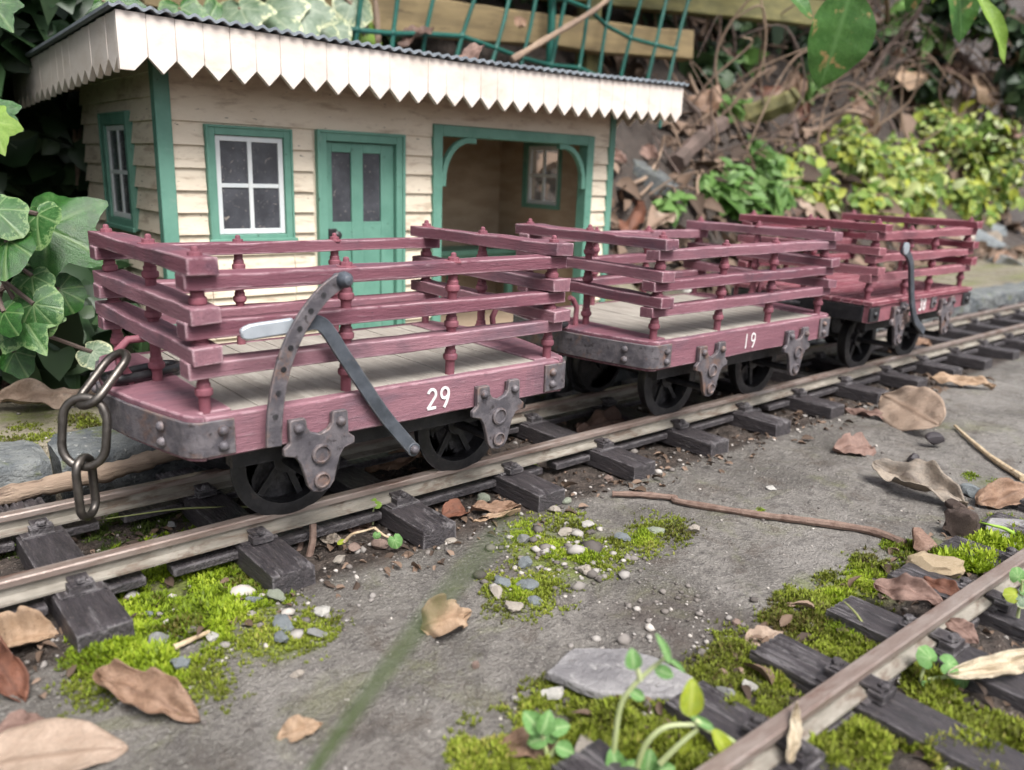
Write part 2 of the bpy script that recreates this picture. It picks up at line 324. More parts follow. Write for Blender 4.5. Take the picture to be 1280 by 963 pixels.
def post_mesh(name, h, rings, r=.0125):
    p = [(r, 0)]; 
    for z in rings: p += [(r, z-.015), (r*1.15, z-.012), (r*1.5, z-.008), (r*1.56, z-.001), (r*1.5, z+.004), (r*1.2, z+.007), (r*1.2, z+.016), (r, z+.019)]
    p += [(r, h)]; mb = MB(); mb.lathe(p, n=14); return mb.mesh(name, 35)
def bolt_mesh(name):
    mb = MB(); mb.lathe([(.025, 0), (.025, .004), (.015, .005), (.0145, .013), (.008, .014), (.007, .022), (.004, .025), (0, .025)], n=8); return mb.mesh(name, 30)
def rivet(mb, c, r=.011, axis='y', s=-1):
    Mx = {'y': Matrix.Rotation(R_(90)*(1 if s < 0 else -1), 3, 'X'), 'x': Matrix.Rotation(R_(-90), 3, 'Y')}[axis]
    mb.lathe([(r, 0), (r*.98, .005), (r*.75, .010), (r*.35, .0125), (0, .013)], c, 10, Mx)
def wheel_mesh(name, R=.13, s=1):
    """spoked wheel in the local xz plane, outer face towards -y*s"""
    A = Matrix.Rotation(R_(90), 3, 'X') @ Matrix.Diagonal((1, 1, 1))
    mb = MB(); o = []
    prof = [(R*.86, -.02), (R*.97, -.02), (R, -.016), (R*1.005, .018), (R*1.12, .022), (R*1.13, .032), (R*1.05, .036), (R*.85, .034), (R*.84, 0), (R*.86, -.02)]
    mb.lathe([(r, -z*s) for r, z in prof][::(1)], n=40, M=A)
    mb.lathe([(0, -.03*-s), (.026, -.03*-s), (.03, -.02*-s), (.034, .02*-s), (0, .02*-s)], n=16, M=A)
    for k in range(6):
        a = math.pi*2*k/6+.3; Mx = Matrix.Rotation(a, 3, 'Y')
        mb.box(Mx @ Vector((R*.44, 0, 0)), (R*.84, .012, .016), Mx)
    return mb.mesh(name, 35)
HORN = [(-.074, -.040), (-.070, -.034), (-.036, -.034), (-.033, -.040), (-.031, -.058), (-.022, -.070), (0, -.078), (.022, -.070), (.031, -.058), (.033, -.036), (.036, -.030), (.068, -.030), (.073, -.036), (.074, -.088), (.084, -.096), (.090, -.100), (.090, -.116), (.062, -.124), (.050, -.142), (.040, -.175), (.034, -.200), (.022, -.216), (0, -.222), (-.022, -.216), (-.034, -.200), (-.040, -.175), (-.050, -.142), (-.062, -.124), (-.090, -.116), (-.090, -.100), (-.084, -.096), (-.074, -.088)]
def horn_mesh(name, s):
    mb = MB(); Mx = Matrix(((1, 0, 0, 0), (0, 0, s, 0), (0, 1, 0, 0), (0, 0, 0, 1)))
    mb.prism(HORN[::-1] if s > 0 else HORN, Mx, .014); me = mb.mesh(name, 30)
    heads, rings_ = [], []
    for x in (-.053, .053): mb2 = MB(); rivet(mb2, (x, s*.0135, -.056), .012, 'y', s if s < 0 else 1); heads.append(mb2.mesh('bolt_head', 35))
    A = Matrix.Rotation(R_(90), 3, 'X')
    for z, r in ((-.125, .024), (-.190, .020)):
        mb2 = MB(); mb2.lathe([(r, s*-.013), (r, s*-.021), (r*.8, s*-.023), (r*.72, s*-.018), (0, s*-.018)], (0, 0, z), 18, A); rings_.append(mb2.mesh('boss', 35))
    return me, heads, rings_
def strokes(mb, polys, Mx, w, t):
    for i, p in enumerate(polys): mb.ribbon(p, w, Mx, t+.0004*i)
def arc(cx, cy, rx, ry, a0, a1, n=9): return [(cx+rx*math.cos(R_(a0+(a1-a0)*i/n)), cy+ry*math.sin(R_(a0+(a1-a0)*i/n))) for i in range(n+1)]
DIG = {'2': [arc(.27, .72, .22, .25, 170, -30, 10)+[(.36, .45), (.06, .02)], [(.05, .03), (.54, .06)]], '9': [arc(.28, .70, .22, .26, 10, 370, 14), [(.5, .74), (.49, .5), (.40, .2), (.28, -.02)]],
       '1': [[(.2, 1.0), (.22, .5), (.22, 0)]], '3': [arc(.24, .74, .2, .22, 150, -80, 8), arc(.24, .25, .22, .26, 85, -150, 9)], '8': [arc(.26, .75, .17, .21, -90, 270, 12), arc(.26, .26, .21, .25, 90, 450, 12)]}
WOOD = {1: 'red', 2: 'red', 3: 'red3'}
def end_outline(L, side, n=14):
    """plan of the rounded dumb end of the deck; local x,y about the wagon centre"""
    hx = L/2; pts = []
    base = [(-.035, -.352), (.02, -.348), (.05, -.318), (.072, -.24), (.10, -.12), (.118, 0), (.10, .12), (.072, .24), (.05, .318), (.02, .348), (-.035, .352)]
    return [((hx+.0+x)*side, y) for x, y in base]
def wagon(k, cx, cy, L, num, numx, label, wb, wc=0.0):
    wood = M[WOOD[k]]; sq = (k == 3); dz = .028 if sq else 0.0; D = -RT+dz          # deck height over rail top
    root = empty('slate_wagon', (cx, cy, RT), label, 'wagon', 'wagons coupled on the garden railway')
    hx = L/2
    # ---- frame
    ph = .095
    for s in (-1, 1):
        mb = MB(); me = plank_mesh('side_plank', L+.03 if not sq else L+.08, .03, ph, 16, .0012, 3+k)
        o = part('side_plank', me, wood, root, loc=(0, s*.337, D-ph/2-.002), bevel=.004)
    # deck boards: transverse planks with open joints
    mb = MB(); r2 = random.Random(k); n = 15; x0, x1 = -hx+.055, hx-.055
    if sq: x0, x1 = -hx-.045, hx+.045
    for i in range(n):
        a, b = x0+(x1-x0)*i/n, x0+(x1-x0)*(i+1)/n
        if sq: mb.b2((x0, -.365+.73*i/n+.002, D-.02), (x1, -.365+.73*(i+1)/n-.002, D+r2.uniform(-.001, .001)))
        else: mb.b2((a+.0003, -.322, D-.02), (b-.0003, .322, D-.002+r2.uniform(-.0012, .0012)))
    part('deck', mb, M['deck'] if not sq else wood, root, bevel=.0015, seg=1)
    for s in (-1, 1):                                                              # end pieces
        if not sq:
            out = end_outline(L, s); mb = MB(); inner = [((hx-.053)*s, .3208), ((hx-.053)*s, -.3208)]
            o2 = [(x, max(-.3505, min(.3505, y))) for x, y in out]
            ol = [((hx-.053)*s, -.3215)]+[(p[0], p[1]) for p in o2][1:-1]+[((hx-.053)*s, .3215)]
            ol[1] = (ol[1][0]-.0*s, -.322); ol[-2] = (ol[-2][0], .322)
            cr = [(.0155, -.3215), (.0155, -.3515), (.026, -.3500), (.038, -.3420), (.048, -.3280)]; ol = [((hx-.053)*s, -.3215)]+[((hx+x)*s, y) for x, y in cr]+[p for p in o2 if abs(p[1]) < .316]+[((hx+x)*s, -y) for x, y in cr[::-1]]+[((hx-.053)*s, .3215)]
            if s < 0: ol = ol[::-1]
            mb.prism(ol, Matrix.Translation((0, 0, D-ph-.004)), ph+.006)
            part('end_beam', mb, wood, root, bevel=.003)
            # iron band round the dumb end
            pl = [(hx-.045, -.3565), (hx+.01, -.3565), (hx+.028, -.3555), (hx+.041, -.3465), (hx+.053, -.331), (hx+.060, -.305)]+[(hx+x, y) for x, y in ((.078, -.24), (.106, -.12), (.124, 0), (.106, .12), (.078, .24))]+[(hx+.060, .305), (hx+.053, .331), (hx+.041, .3465), (hx+.028, .3555), (hx+.01, .3565), (hx-.045, .3565)]
            if s > 0 and k == 1: pl = pl
            pts = []
            for i in range(len(pl)-1):
                for j in range(4): pts.append(tuple(a+(b-a)*j/4 for a, b in zip(pl[i], pl[i+1])))
            pts.append(pl[-1]); pts = [(x*s, y) for x, y in pts]
            mb = MB(); mb.ribbon(pts if s < 0 else pts, .008, Matrix.Translation((0, 0, D-ph+.006)), ph-.016)
            bd = part('iron_band', mb, M['iron'], root, bevel=.002)
            for z in (D-.033, D-.068):
                for yy in (-1, 1):
                    rv = MB(); rivet(rv, ((hx-.018)*s, yy*.3600, z), .012, 'y', yy); part('rivet', rv, M['iron'], bd)
            Mr = Matrix.Rotation(R_(90), 3, 'Y') if s > 0 else Matrix.Rotation(R_(-90), 3, 'Y')
            for z in (D-.033, D-.068):
                for yy in (-.262, .262):
                    rv = MB(); rv.lathe([(.012, 0), (.0118, .005), (.009, .010), (.004, .0125), (0, .013)], ((hx+.0765)*s, yy, z), 10, Mr); part('rivet', rv, M['iron'], bd)
        else:
            mb = MB(); mb.b2(((hx+.012)*s, -.322, D-ph), ((hx+.044)*s, .322, D-.024)); part('end_beam', mb, M['black'], root, bevel=.003)
            for yy in (-1, 1):
                mb = MB(); mb.b2(((hx-.04)*s, yy*.3525, D-ph+.004), ((hx+.046)*s, yy*.3605, D-.028)); pc = part('corner_plate', mb, M['black'], root, bevel=.002)
                rv = MB(); rivet(rv, (hx*s, yy*.3600, D-.06), .015, 'y', yy); part('rivet', rv, M['black'], pc)
    # ---- running gear
    for s in (-1, 1):
        me, heads, rings_ = horn_mesh('hornplate', s)
        for xx in (-wb/2+wc, wb/2+wc):
            h = link('hornplate', me.copy() if False else me, M['iron'], root, loc=(xx, s*.361, D), bevel=.0025)
            for q in (-.053, .053):
                pad = MB(); pad.b2((q-.017, -s*.0085, -.088), (q+.017, -s*.0005, -.037)); part('spacer', pad, M['iron'], h)
            for e in heads: link('bolt_head', e, M['iron'], h)
            for e in rings_: link('boss', e, M['iron'], h)
    wm = {s: wheel_mesh('wheel', .13, s) for s in (-1, 1)}
    for xx in (-wb/2+wc, wb/2+wc):
        ax = MB(); ax.tube([(xx, -.36, .13), (xx, .36, .13)], .013, 10); part('axle', ax, M['black'], root)
        for s in (-1, 1): link('wheel', wm[s], M['black'], root, loc=(xx, s*.170, .13), rot=(0, rnd.uniform(0, 6), 0))
    mb = MB()
    for s in (-1, 1): mb.b2((-hx+.06, s*.275-.02, D-.15), (hx-.06, s*.275+.02, D-.022))
    mb.b2((-.05, -.25, D-.12), (.05, .25, D-.03)); part('underframe', mb, M['black'], root)
    # ---- slatted sides: posts then bars
    fx = (0, .34, .65, 1.0) if not sq else (0, .36, .62, 1.0)
    hs, he = (.297, .3325)
    bm_ = bolt_mesh('bolt'); gap = ((.05, .138, .232), (.045, .17, .265))
    pc = post_mesh('post', he, (.05, .152, .246)); psd = post_mesh('post', hs, gap[0]); pe = post_mesh('post', he, gap[1])
    def post(me, x, y, h):
        p = link('post', me, M['redpost'], root, loc=(x, y, D-.003), rot=(rnd.uniform(-.02, .02), rnd.uniform(-.02, .02), rnd.uniform(0, 6)))
        link('bolt', bm_, M['redpost'], p, loc=(0, 0, h-.001))
    yn = -.312
    for s in (-1, 1):
        for i, f in enumerate(fx):
            post(pc if i in (0, 3) else psd, -hx+f*L, s*.312, he if i in (0, 3) else hs)
    for s in (-1, 1): post(pe, s*hx, 0, he)
    sd = 10*k
    for s in (-1, 1):
        for i, z in enumerate((.0955, .180, .280)):
            sd += 1; me = plank_mesh('side_bar', L+.078+rnd.uniform(-.008, .008), .054, .034, 26, .0017 if not sq else .0032, sd)
            part('side_bar', me, wood, root, loc=(rnd.uniform(-.004, .004), s*(.312+.001*i), D+z), rot=(rnd.uniform(-.03, .03), rnd.uniform(-.004, .004), rnd.uniform(-.006, .006)), bevel=.0022)
        for i, z in enumerate((.1305, .2148, .3150)):
            sd += 1; me = plank_mesh('end_bar', .725+rnd.uniform(-.01, .01), .064, .0352, 22, .0018, sd)
            part('end_bar', me, wood, root, loc=(s*(hx+.004), rnd.uniform(-.004, .004), D+z), rot=(rnd.uniform(-.03, .03), rnd.uniform(-.006, .006), R_(90)+rnd.uniform(-.008, .008)), bevel=.0022)
    # ---- painted number on the near plank
    mb = MB(); Mx = Matrix(((1, 0, 0, 0), (0, 0, -1, 0), (0, 1, 0, 0), (0, 0, 0, 1))); hN = .054
    for i, c in enumerate(num):
        T = Matrix.Translation((numx+i*.040, -.3530, D-.076)) @ Mx @ Matrix.Rotation(-.06, 4, 'Z')
        strokes(mb, [[(x*hN, y*hN) for x, y in p] for p in DIG[c]], T, .0076 if k != 2 else .0058, .0012)
    if not sq: pass
    part('number', mb, M['num'], root)
    # ---- hooks at both ends (bent rod through the deck)
    for s in (-1, 1):
        if sq and s > 0: continue
        x = s*(hx+.072)
        pts = [(x-s*.02, 0, D-.03), (x-s*.02, 0, D+.03), (x-s*.024, .002, D+.065), (x-s*.006, .004, D+.095), (x+s*.012, .004, D+.102)] if not sq else [(s*(hx+.03), 0, D-.06), (s*(hx+.09), 0, D-.06), (s*(hx+.115), 0, D-.03)]
        if k == 1 and s < 0: pts = [(x+.01, 0, D-.03), (x+.01, 0, D+.02), (x-.01, 0, D+.055), (x-.012, 0, D+.085), (x+.012, 0, D+.108), (x+.05, 0, D+.108)]
        mb = MB(); mb.tube(pts, .0095, 10); part('coupling_hook', mb, M['redpost'] if not sq else M['black'], root)
    return root, D
def smooth_path(p, n=5):
    out = []; m = len(p)
    for i in range(m-1):
        a, b, c, d = p[max(i-1, 0)], p[i], p[i+1], p[min(i+2, m-1)]
        for j in range(n):
            t = j/n; out.append(tuple(.5*((2*B)+(C_-A)*t+(2*A-5*B+4*C_-D_)*t*t+(-A+3*B-3*C_+D_)*t**3) for A, B, C_, D_ in zip(a, b, c, d)))
    out.append(tuple(p[-1])); return out
w1, D1 = wagon(1, .5, .312, 1.0, '29', .048, 'slate wagon numbered 29 with chain and raised brake lever', .535, .005)
w2, D2 = wagon(2, 2.0045, .320, 1.035, '19', -.048, 'slate wagon numbered 19 with grey deck and no brake lever', .552, .015)
w3, D3 = wagon(3, 3.418, .315, .98, '38', -.044, 'square-ended slate wagon numbered 38 with red deck and hanging lever', .50, -.01)
def in_w(root, p): return (p.x-root.location.x, p.y-root.location.y, p.z-root.location.z)
# brake gear of wagon 29: curved strip with a row of black discs for holes, cranked lever with bare handle
YB = -.072
def pxz(pts, root, y): return [(q[0], q[2]) for q in (in_w(root, on(u, v, 1, y)) for u, v in pts)]
def XZ(y): return Matrix(((1, 0, 0, 0), (0, 0, -1, y), (0, 1, 0, 0), (0, 0, 0, 1)))
yl = YB-.312
g = smooth_path(pxz([(341, 558), (342, 520), (347, 483), (356, 447), (369, 416), (386, 388), (406, 364), (427, 349)], w1, YB), 5)
mb = MB(); mb.ribbon(g, .036, XZ(yl), .010); guide = part('brake_guide', mb, M['iron'], w1, bevel=.002)
mb = MB()
for i in range(5, 33, 4):
    x, z = g[min(i, len(g)-1)]; mb = MB(); mb.lathe([(.0065, 0), (.0065, .0016), (0, .0016)], (x, yl-.010, z), 10, Matrix.Rotation(R_(90), 3, 'X')); part('hole_disc', mb, M['black'], guide)  # black disc stands in for the dark inside each hole
x, z = g[-1]; mb = MB(); mb.lathe([(0, -.030), (.010, -.028), (.017, -.018), (.019, -.006), (.016, .006), (.011, .012), (.011, .03), (0, .03)][::-1], (x, yl-.005, z), 14, Matrix.Rotation(R_(90), 3, 'X').inverted()); part('guide_pin', mb, M['steel'], guide)
lv = smooth_path(pxz([(367, 410), (388, 404), (401, 405), (412, 416), (428, 441), (450, 474), (482, 521), (517, 562)], w1, YB+.012), 4)
mb = MB(); mb.ribbon(lv, [.034]*len(lv), XZ(yl+.020), .010); x, z = lv[-1]; mb.lathe([(.0185, 0), (.0185, .0105), (0, .0105)], (x, yl+.0200, z), 16, Matrix.Rotation(R_(90), 3, 'X'))
lev = part('brake_lever', mb, M['steel'], w1, bevel=.002)
mb = MB(); rivet(mb, (x, yl+.0095, z), .012); part('rivet', mb, M['iron'], lev)
hd = smooth_path(pxz([(301, 418.5), (322, 414), (345, 410.5), (367, 407)], w1, YB+.012), 3)
mb = MB(); mb.ribbon(hd, [.018, .029, .034]+[.034]*(len(hd)-4)+[.034], XZ(yl+.0212), .013); part('lever_handle', mb, M['bare'], w1, bevel=.004)
# brake lever of wagon 38
YC = -.085
lv = smooth_path(pxz([(1127, 309), (1132, 317), (1136.5, 330), (1137, 352), (1138, 378), (1142, 400), (1149, 410), (1152, 415)], w3, YC), 4)
mb = MB(); mb.ribbon(lv, [.05, .056, .05, .045]+[.034]*(len(lv)-4), XZ(YC-.315), .014); lv3 = part('brake_lever', mb, M['steel'], w3, bevel=.003)
mb = MB(); x, z = lv[1]; mb.lathe([(.026, 0), (.026, .006), (.011, .008), (0, .008)], (x, YC-.329, z), 14, Matrix.Rotation(R_(90), 3, 'X')); part('lever_knob', mb, M['bare'], lv3)
# small bolted pads on the plank of wagon 38
for q in (1129-2, 1166):
    x, y, z = in_w(w3, on(q, 389 if q < 1150 else 381, 1, -.04)); mb = MB(); mb.b2((x-.025, -.3600, D3-.075), (x+.025, -.3523, D3-.022)); pd = part('bolted_pad', mb, M['iron'], w3, bevel=.002)
    mb = MB(); rivet(mb, (x, -.3595, D3-.048), .012); part('rivet', mb, M['iron'], pd)
# ---------------------------------------------------------------- chains and links
def link_path(c, ax_l, ax_w, ln, wd, n=7):
    """closed oval: centre, long unit axis, short unit axis, outer length and width to wire centre"""
    c, a, b = Vector(c), Vector(ax_l).normalized(), Vector(ax_w); b = (b-a*b.dot(a)).normalized(); r = wd/2; h = ln/2-r; p = []
    for i in range(n+1):
        w = -math.pi/2+math.pi*i/n; p.append(c+a*(h+r*math.cos(w))+b*(r*math.sin(w)))
    for i in range(n+1):
        w = math.pi/2+math.pi*i/n; p.append(c+a*(-h+r*math.cos(w))+b*(r*math.sin(w)))
    return p
chain = empty('coupling_chain', (-.08, .3, .07), 'three-link steel coupling chain hanging from the hook of wagon 29', 'chain')
inv = Vector((.08, -.3, -.07))
A0 = on(150, 445, 1, .29); A1 = on(107, 503, 1, .245); A2 = on(104, 578, 1, .235); A3 = on(111, 640, 1, .235)
vx = Vector(RC[0])
for a, b, wd, wax, ext in ((A0, A1, .070, Vector((.2, 1.0, .35)), .02), (A1, A2, .098, vx+Vector((.05, 0, 0)), .022), (A2, A3, .060, Vector((.75, .75, 0)), .02)):
    c = (a+b)/2; mb = MB(); mb.tube([p+inv for p in link_path(c, b-a, wax, (b-a).length+ext, wd, 9)], .0098, 10, close=True); part('chain_link', mb, M['chain'], chain)
def loose_link(pts, label, r=.011):
    c = sum((Vector(p) for p in pts), Vector())/len(pts); mb = MB(); mb.tube([Vector(p)-c for p in pts], r, 10, close=True)
    o = link('coupling_link', mb.mesh('coupling_link'), M['black']); o.location = c; tag(o, label, 'chain link'); return o
loose_link(link_path((-.02, .350, .018), (1, .35, 0), (0, 1, 0), .19, .06), 'black oval link lying on the deck behind the hook of wagon 29')
loose_link(link_path((1.215, .312, .022), (1, 0, -.02), (0, 1, 0), .30, .072), 'black oval link between the chain-hung wagon and the wagon in the middle')
loose_link(link_path((2.72, .317, -.005), (1, 0, -.12), (0, 1, 0), .30, .072), 'black oval link joining the middle wagon to the square-ended wagon')
# ================================================================ railway tracks
def rail_mesh(name, x0, x1, y0, zt):
    """bullhead/flat-bottom rail section swept along x: returns head mesh and web/foot mesh"""
    hd = [(-.0155, -.003), (-.0125, 0), (.0125, 0), (.0155, -.003), (.0155, -.015), (.005, -.019), (-.005, -.019), (-.0155, -.015)]
    wb = [(-.005, -.0185), (.005, -.0185), (.005, -.038), (.026, -.045), (.026, -.050), (-.026, -.050), (-.026, -.045), (-.005, -.038)]
    out = []
    for sec in (hd, wb):
        n = 60; V = []; F = []; m = len(sec)
        for i in range(n+1):
            x = x0+(x1-x0)*i/n; dy = .0015*math.sin(x*2.1)+.001*math.sin(x*5+1)
            V += [(x, y0+y+dy, zt+z) for y, z in sec]
        for i in range(n):
            for k in range(m): l = (k+1) % m; F.append((i*m+k, (i+1)*m+k, (i+1)*m+l, i*m+l))
        F += [tuple(range(m)), tuple(n*m+k for k in range(m-1, -1, -1))]
        mb = MB(); mb.add(V, F); out.append(mb.mesh(name, 35))
    return out
def sleeper_mesh(name, L, w, h, seed):
    """moulded wood-grain sleeper along y with grooves at the ends and chipped arrises"""
    r = np.random.default_rng(seed); nx, ny = 25, 60; X = np.linspace(-w/2, w/2, nx); Y = np.linspace(-L/2, L/2, ny); V = []
    G = np.zeros((nx, ny))
    for _ in range(12):
        gx = r.uniform(-w*.42, w*.42); ln = r.uniform(.03, .17); e = r.choice([-1, 1]); i = np.argmin(abs(X-gx)); dp = r.uniform(.003, .009)
        G[i, :] -= dp*np.clip(1-(L/2-e*Y)/ln, 0, 1)**.6
    top = -.0006*r.random((nx, ny))+G
    for i, x in enumerate(X):
        for j, y in enumerate(Y):
            ex = min(1, (w/2-abs(x))/.006); ey = min(1, (L/2-abs(y))/.006); V.append((x, y, top[i, j]-.004*(1-min(ex, ey))))
    F = [(i*ny+j, (i+1)*ny+j, (i+1)*ny+j+1, i*ny+j+1) for i in range(nx-1) for j in range(ny-1)]
    rim = [(i, 0) for i in range(nx)]+[(nx-1, j) for j in range(1, ny)]+[(i, ny-1) for i in range(nx-2, -1, -1)]+[(0, j) for j in range(ny-2, 0, -1)]
    o = len(V); V += [(X[i]*1.02, Y[j]*1.004, -h) for i, j in rim]; m = len(rim)
    F += [(rim[k][0]*ny+rim[k][1], o+k, o+(k+1) % m, rim[(k+1) % m][0]*ny+rim[(k+1) % m][1]) for k in range(m)]
    mb = MB(); mb.add(V, F); return mb.mesh(name, 45)
def chair_mesh(name, s):
    mb = MB(); mb.b2((-.046, .012*s-.05, -.002), (.046, .012*s+.05, .0045))
    for q in (-1, 1):
        mb.b2((-.026, q*.008 if False else q*.0275, .004), (.026, q*.058, .021)); mb.b2((-.020, q*.0065, .020), (.020, q*.05, .026))
        mb.lathe([(.012, 0), (.012, .007), (.008, .010), (0, .010)], (0, q*.046, .0255), 6)
    return mb.mesh(name, 35)
def track(name, label, x0, x1, yc, zt, sp, ph, L, w, gauge, h, rz=0, piv=None):
    t = empty(name, (0, 0, 0), label, 'railway track')
    if piv is not None: t.location = piv; t.rotation_euler = (0, 0, rz)
    p = Vector(piv) if piv is not None else Vector()
    def loc(x, y, z): return (x-p.x, y-p.y, z-p.z)
    for s in (-1, 1):
        a, b = rail_mesh('rail', x0-p.x, x1-p.x, yc+s*gauge/2-p.y, zt-p.z)
        rl = link('rail', b, M['railweb'], t); link('rail_head', a, M['railtop'], rl)
    vs = [sleeper_mesh('sleeper', L, w, h, 50+i) for i in range(4)]; cm = chair_mesh('rail_chair', 1); k = math.ceil((x0-ph)/sp); i = 0
    while ph+k*sp < x1:
        x = ph+k*sp; o = link('sleeper', vs[i % 4], M['sleeper'], t, loc=loc(x+rnd.uniform(-.004, .004), yc+rnd.uniform(-.004, .004), zt-.055), rot=(0, 0, rnd.uniform(-.012, .012)))
        if i % 2: o.rotation_euler.z += math.pi
        for s in (-1, 1): link('rail_chair', cm, M['sleeper'], o, loc=(0, (s if not i % 2 else -s)*gauge/2, 0))
        for s in (-1, 1):
            y = yc+s*(gauge/2+.006)
            for a, b in (((w/2+.003, sp-w/2-.003),) if k % 3 else ((w/2+.003, w/2+.085), (sp-w/2-.16 if sp > .3 else sp-w/2-.06, sp-w/2-.003))):
                wm = MB(); wm.b2((a, -.026, -.037), (b, .026, -.015)); sg = -1 if i % 2 else 1; web = part('web', wm, M['sleeper'], o, loc=(0, sg*(y-yc), 0), bevel=.004)
                if i % 2: web.rotation_euler = (0, 0, math.pi)
        k += 1; i += 1
    return t
track('railway_track', 'railway track with black sleepers carrying the three red wagons', -2.6, 12.2, .302, RT, .4085, -.262, .80, .104, .36, .056)
pv = on(1100, 815, 2, -.335)
track('railway_track', 'empty railway track with mossy black sleepers in the bottom corner', -1.6, 7.0, pv.y-.18, -.335, .275, .79, .76, .108, .36, .056, rz=-.02, piv=(pv.x, pv.y, -.335))
# ================================================================ station building
YF, XL, XRR, ZB = 1.50, .425, 2.832, -.30
YR = 2.56                                             # back wall
st = empty('station_building', ((XL+XRR)/2, YF, ZB), 'cream weatherboarded station building with green trim and scalloped canopy', 'station building')
so = Vector(st.location)
def sp(name, mb, m, parent=None, **k):
    mb.v = [tuple(Vector(p)-so) for p in mb.v]; return part(name, mb, m, parent or st, **k)
def boards(mb, x0, x1, z0, z1, y, pitch=.083, n=(0, -1), zref=.66):
    """overlapping weatherboards facing -y (or on a side wall through the swap flag)"""
    k0 = math.floor((z0-zref)/pitch)
    z = zref+k0*pitch
    while z < z1-1e-4:
        a, b = max(z, z0), min(z+pitch, z1)
        if b-a > .004:
            lo, hi = .0135*(1-(a-z)/pitch)+.002, .0135*(1-(b-z)/pitch)+.002
            if n == 'y':
                q = [(x0, y, a), (x1, y, a), (x1, y-lo, a), (x0, y-lo, a), (x0, y, b), (x1, y, b), (x1, y-hi, b), (x0, y-hi, b)]
            else:
                q = [(y, x0, a), (y, x1, a), (y+n*lo, x1, a), (y+n*lo, x0, a), (y, x0, b), (y, x1, b), (y+n*hi, x1, b), (y+n*hi, x0, b)]
            mb.add(q, [(0, 1, 2, 3), (4, 7, 6, 5), (3, 2, 6, 7), (0, 4, 5, 1), (0, 3, 7, 4), (1, 5, 6, 2)])
        z += pitch
WX0, WX1, WZ0, WZ1 = .589, .939, .214, .655           # front window
DX0, DX1, DZ1 = 1.047, 1.472, .660                   # door frame
SX0, SX1, SZ1 = 1.632, 2.678, .718                   # shelter opening frame
ZT = .93
mb = MB()                                              # front wall core and boards
for a, b, c, d in ((XL+.01, WX0+.02, ZB, ZT), (WX0+.02, WX1-.02, ZB, WZ0+.02), (WX0+.02, WX1-.02, WZ1-.02, ZT), (WX1-.02, DX0+.02, ZB, ZT), (DX0+.02, DX1-.02, DZ1-.02, ZT), (DX1-.02, SX0+.02, ZB, ZT), (SX0+.02, SX1-.02, SZ1-.02, ZT), (SX1-.02, XRR-.01, ZB, ZT)):
    mb.b2((a, YF+.004, c), (b, YF+.05, d))
for a, b, c, d in ((XL+.045, WX0-.003, ZB, .66), (WX0, WX1, ZB, WZ0-.003), (WX1+.003, DX0-.014, ZB, .66), (DX1+.003, SX0-.003, ZB, .66), (SX1+.003, XRR-.032, ZB, .66)):
    boards(mb, a, b, c, d, YF+.006, n='y')
sp('front_wall', mb, M['cream'])
mb = MB(); mb.b2((XL+.045, YF-.006, .662), (SX0-.002, YF+.0035, ZT)); mb.b2((SX0-.002, YF-.006, SZ1+.002), (SX1+.002, YF+.0035, ZT)); mb.b2((SX1+.002, YF-.006, .668), (XRR-.032, YF+.0035, ZT)); sp('frieze_board', mb, M['cream'])
mb = MB(); SWY0, SWY1, SWZ0, SWZ1 = 1.83, 2.22, .235, .70
for a, b, c, d in ((YF+.03, SWY0-.002, ZB, ZT), (SWY1+.002, YR, ZB, ZT), (SWY0, SWY1, ZB, SWZ0-.004), (SWY0, SWY1, SWZ1+.002, ZT)): boards(mb, a, b, c, d, XL+.012, n=-1)
mb2 = MB(); mb2.b2((XL+.0185, YF+.05, ZB), (XL+.05, YR, ZT)); mb.add(mb2.v, mb2.f); sp('side_wall', mb, M['cream'])
mb = MB()
RWY0, RWY1, RWZ0, RWZ1 = 1.775, 2.105, .315, .70      # window in the far side wall of the shelter (a real opening)
for a, b, c, d in ((YF+.05, RWY0, ZB, ZT), (RWY0, RWY1, ZB, RWZ0), (RWY0, RWY1, RWZ1, ZT), (RWY1, YR, ZB, ZT)): mb.b2((2.722, a, c), (XRR-.012, b, d))
ms = MB(); boards(ms, YF+.03, RWY0-.03, ZB, ZT, XRR-.012, n=1); boards(ms, RWY1+.03, YR, ZB, ZT, XRR-.012, n=1); boards(ms, RWY0-.03, RWY1+.03, ZB, RWZ0-.03, XRR-.012, n=1); boards(ms, RWY0-.03, RWY1+.03, RWZ1+.03, ZT, XRR-.012, n=1)
sp('side_wall', ms, M['cream']); sp('shelter_side_panel', mb, M['inner'])
YSB = 2.325
mb = MB(); mb.b2((1.66, YSB, ZB), (2.7215, YSB+.03, ZT)); mb.b2((1.655, YF+.051, ZB), (1.685, YSB-.001, ZT)); mb.b2((XL+.06, YR-.03, ZB), (XRR-.06, YR, ZT-.02)); sp('inner_wall', mb, M['inner'])
mb = MB(); mb.b2((1.69, YF+.06, ZB), (2.72, YSB-.002, ZB+.012)); sp('floor', mb, M['inner'])
mb = MB(); mb.b2((1.70, YSB-.27, .045), (2.70, YSB-.01, .075)); mb.b2((1.70, YSB-.25, -.02), (2.70, YSB-.235, .0445))
for x in (1.76, 2.2, 2.64): mb.b2((x-.02, YSB-.23, ZB+.012), (x+.02, YSB-.19, .0445))
sp('bench', mb, M['green'], bevel=.003)
mb = MB(); mb.b2((XL-.012, YF-.016, ZB), (XL+.045, YF+.03, ZT)); sp('corner_post', mb, M['green'], bevel=.004)
mb = MB(); mb.b2((XRR-.032, YF-.014, ZB), (XRR+.012, YF+.03, ZT)); sp('corner_post', mb, M['green'], bevel=.004)
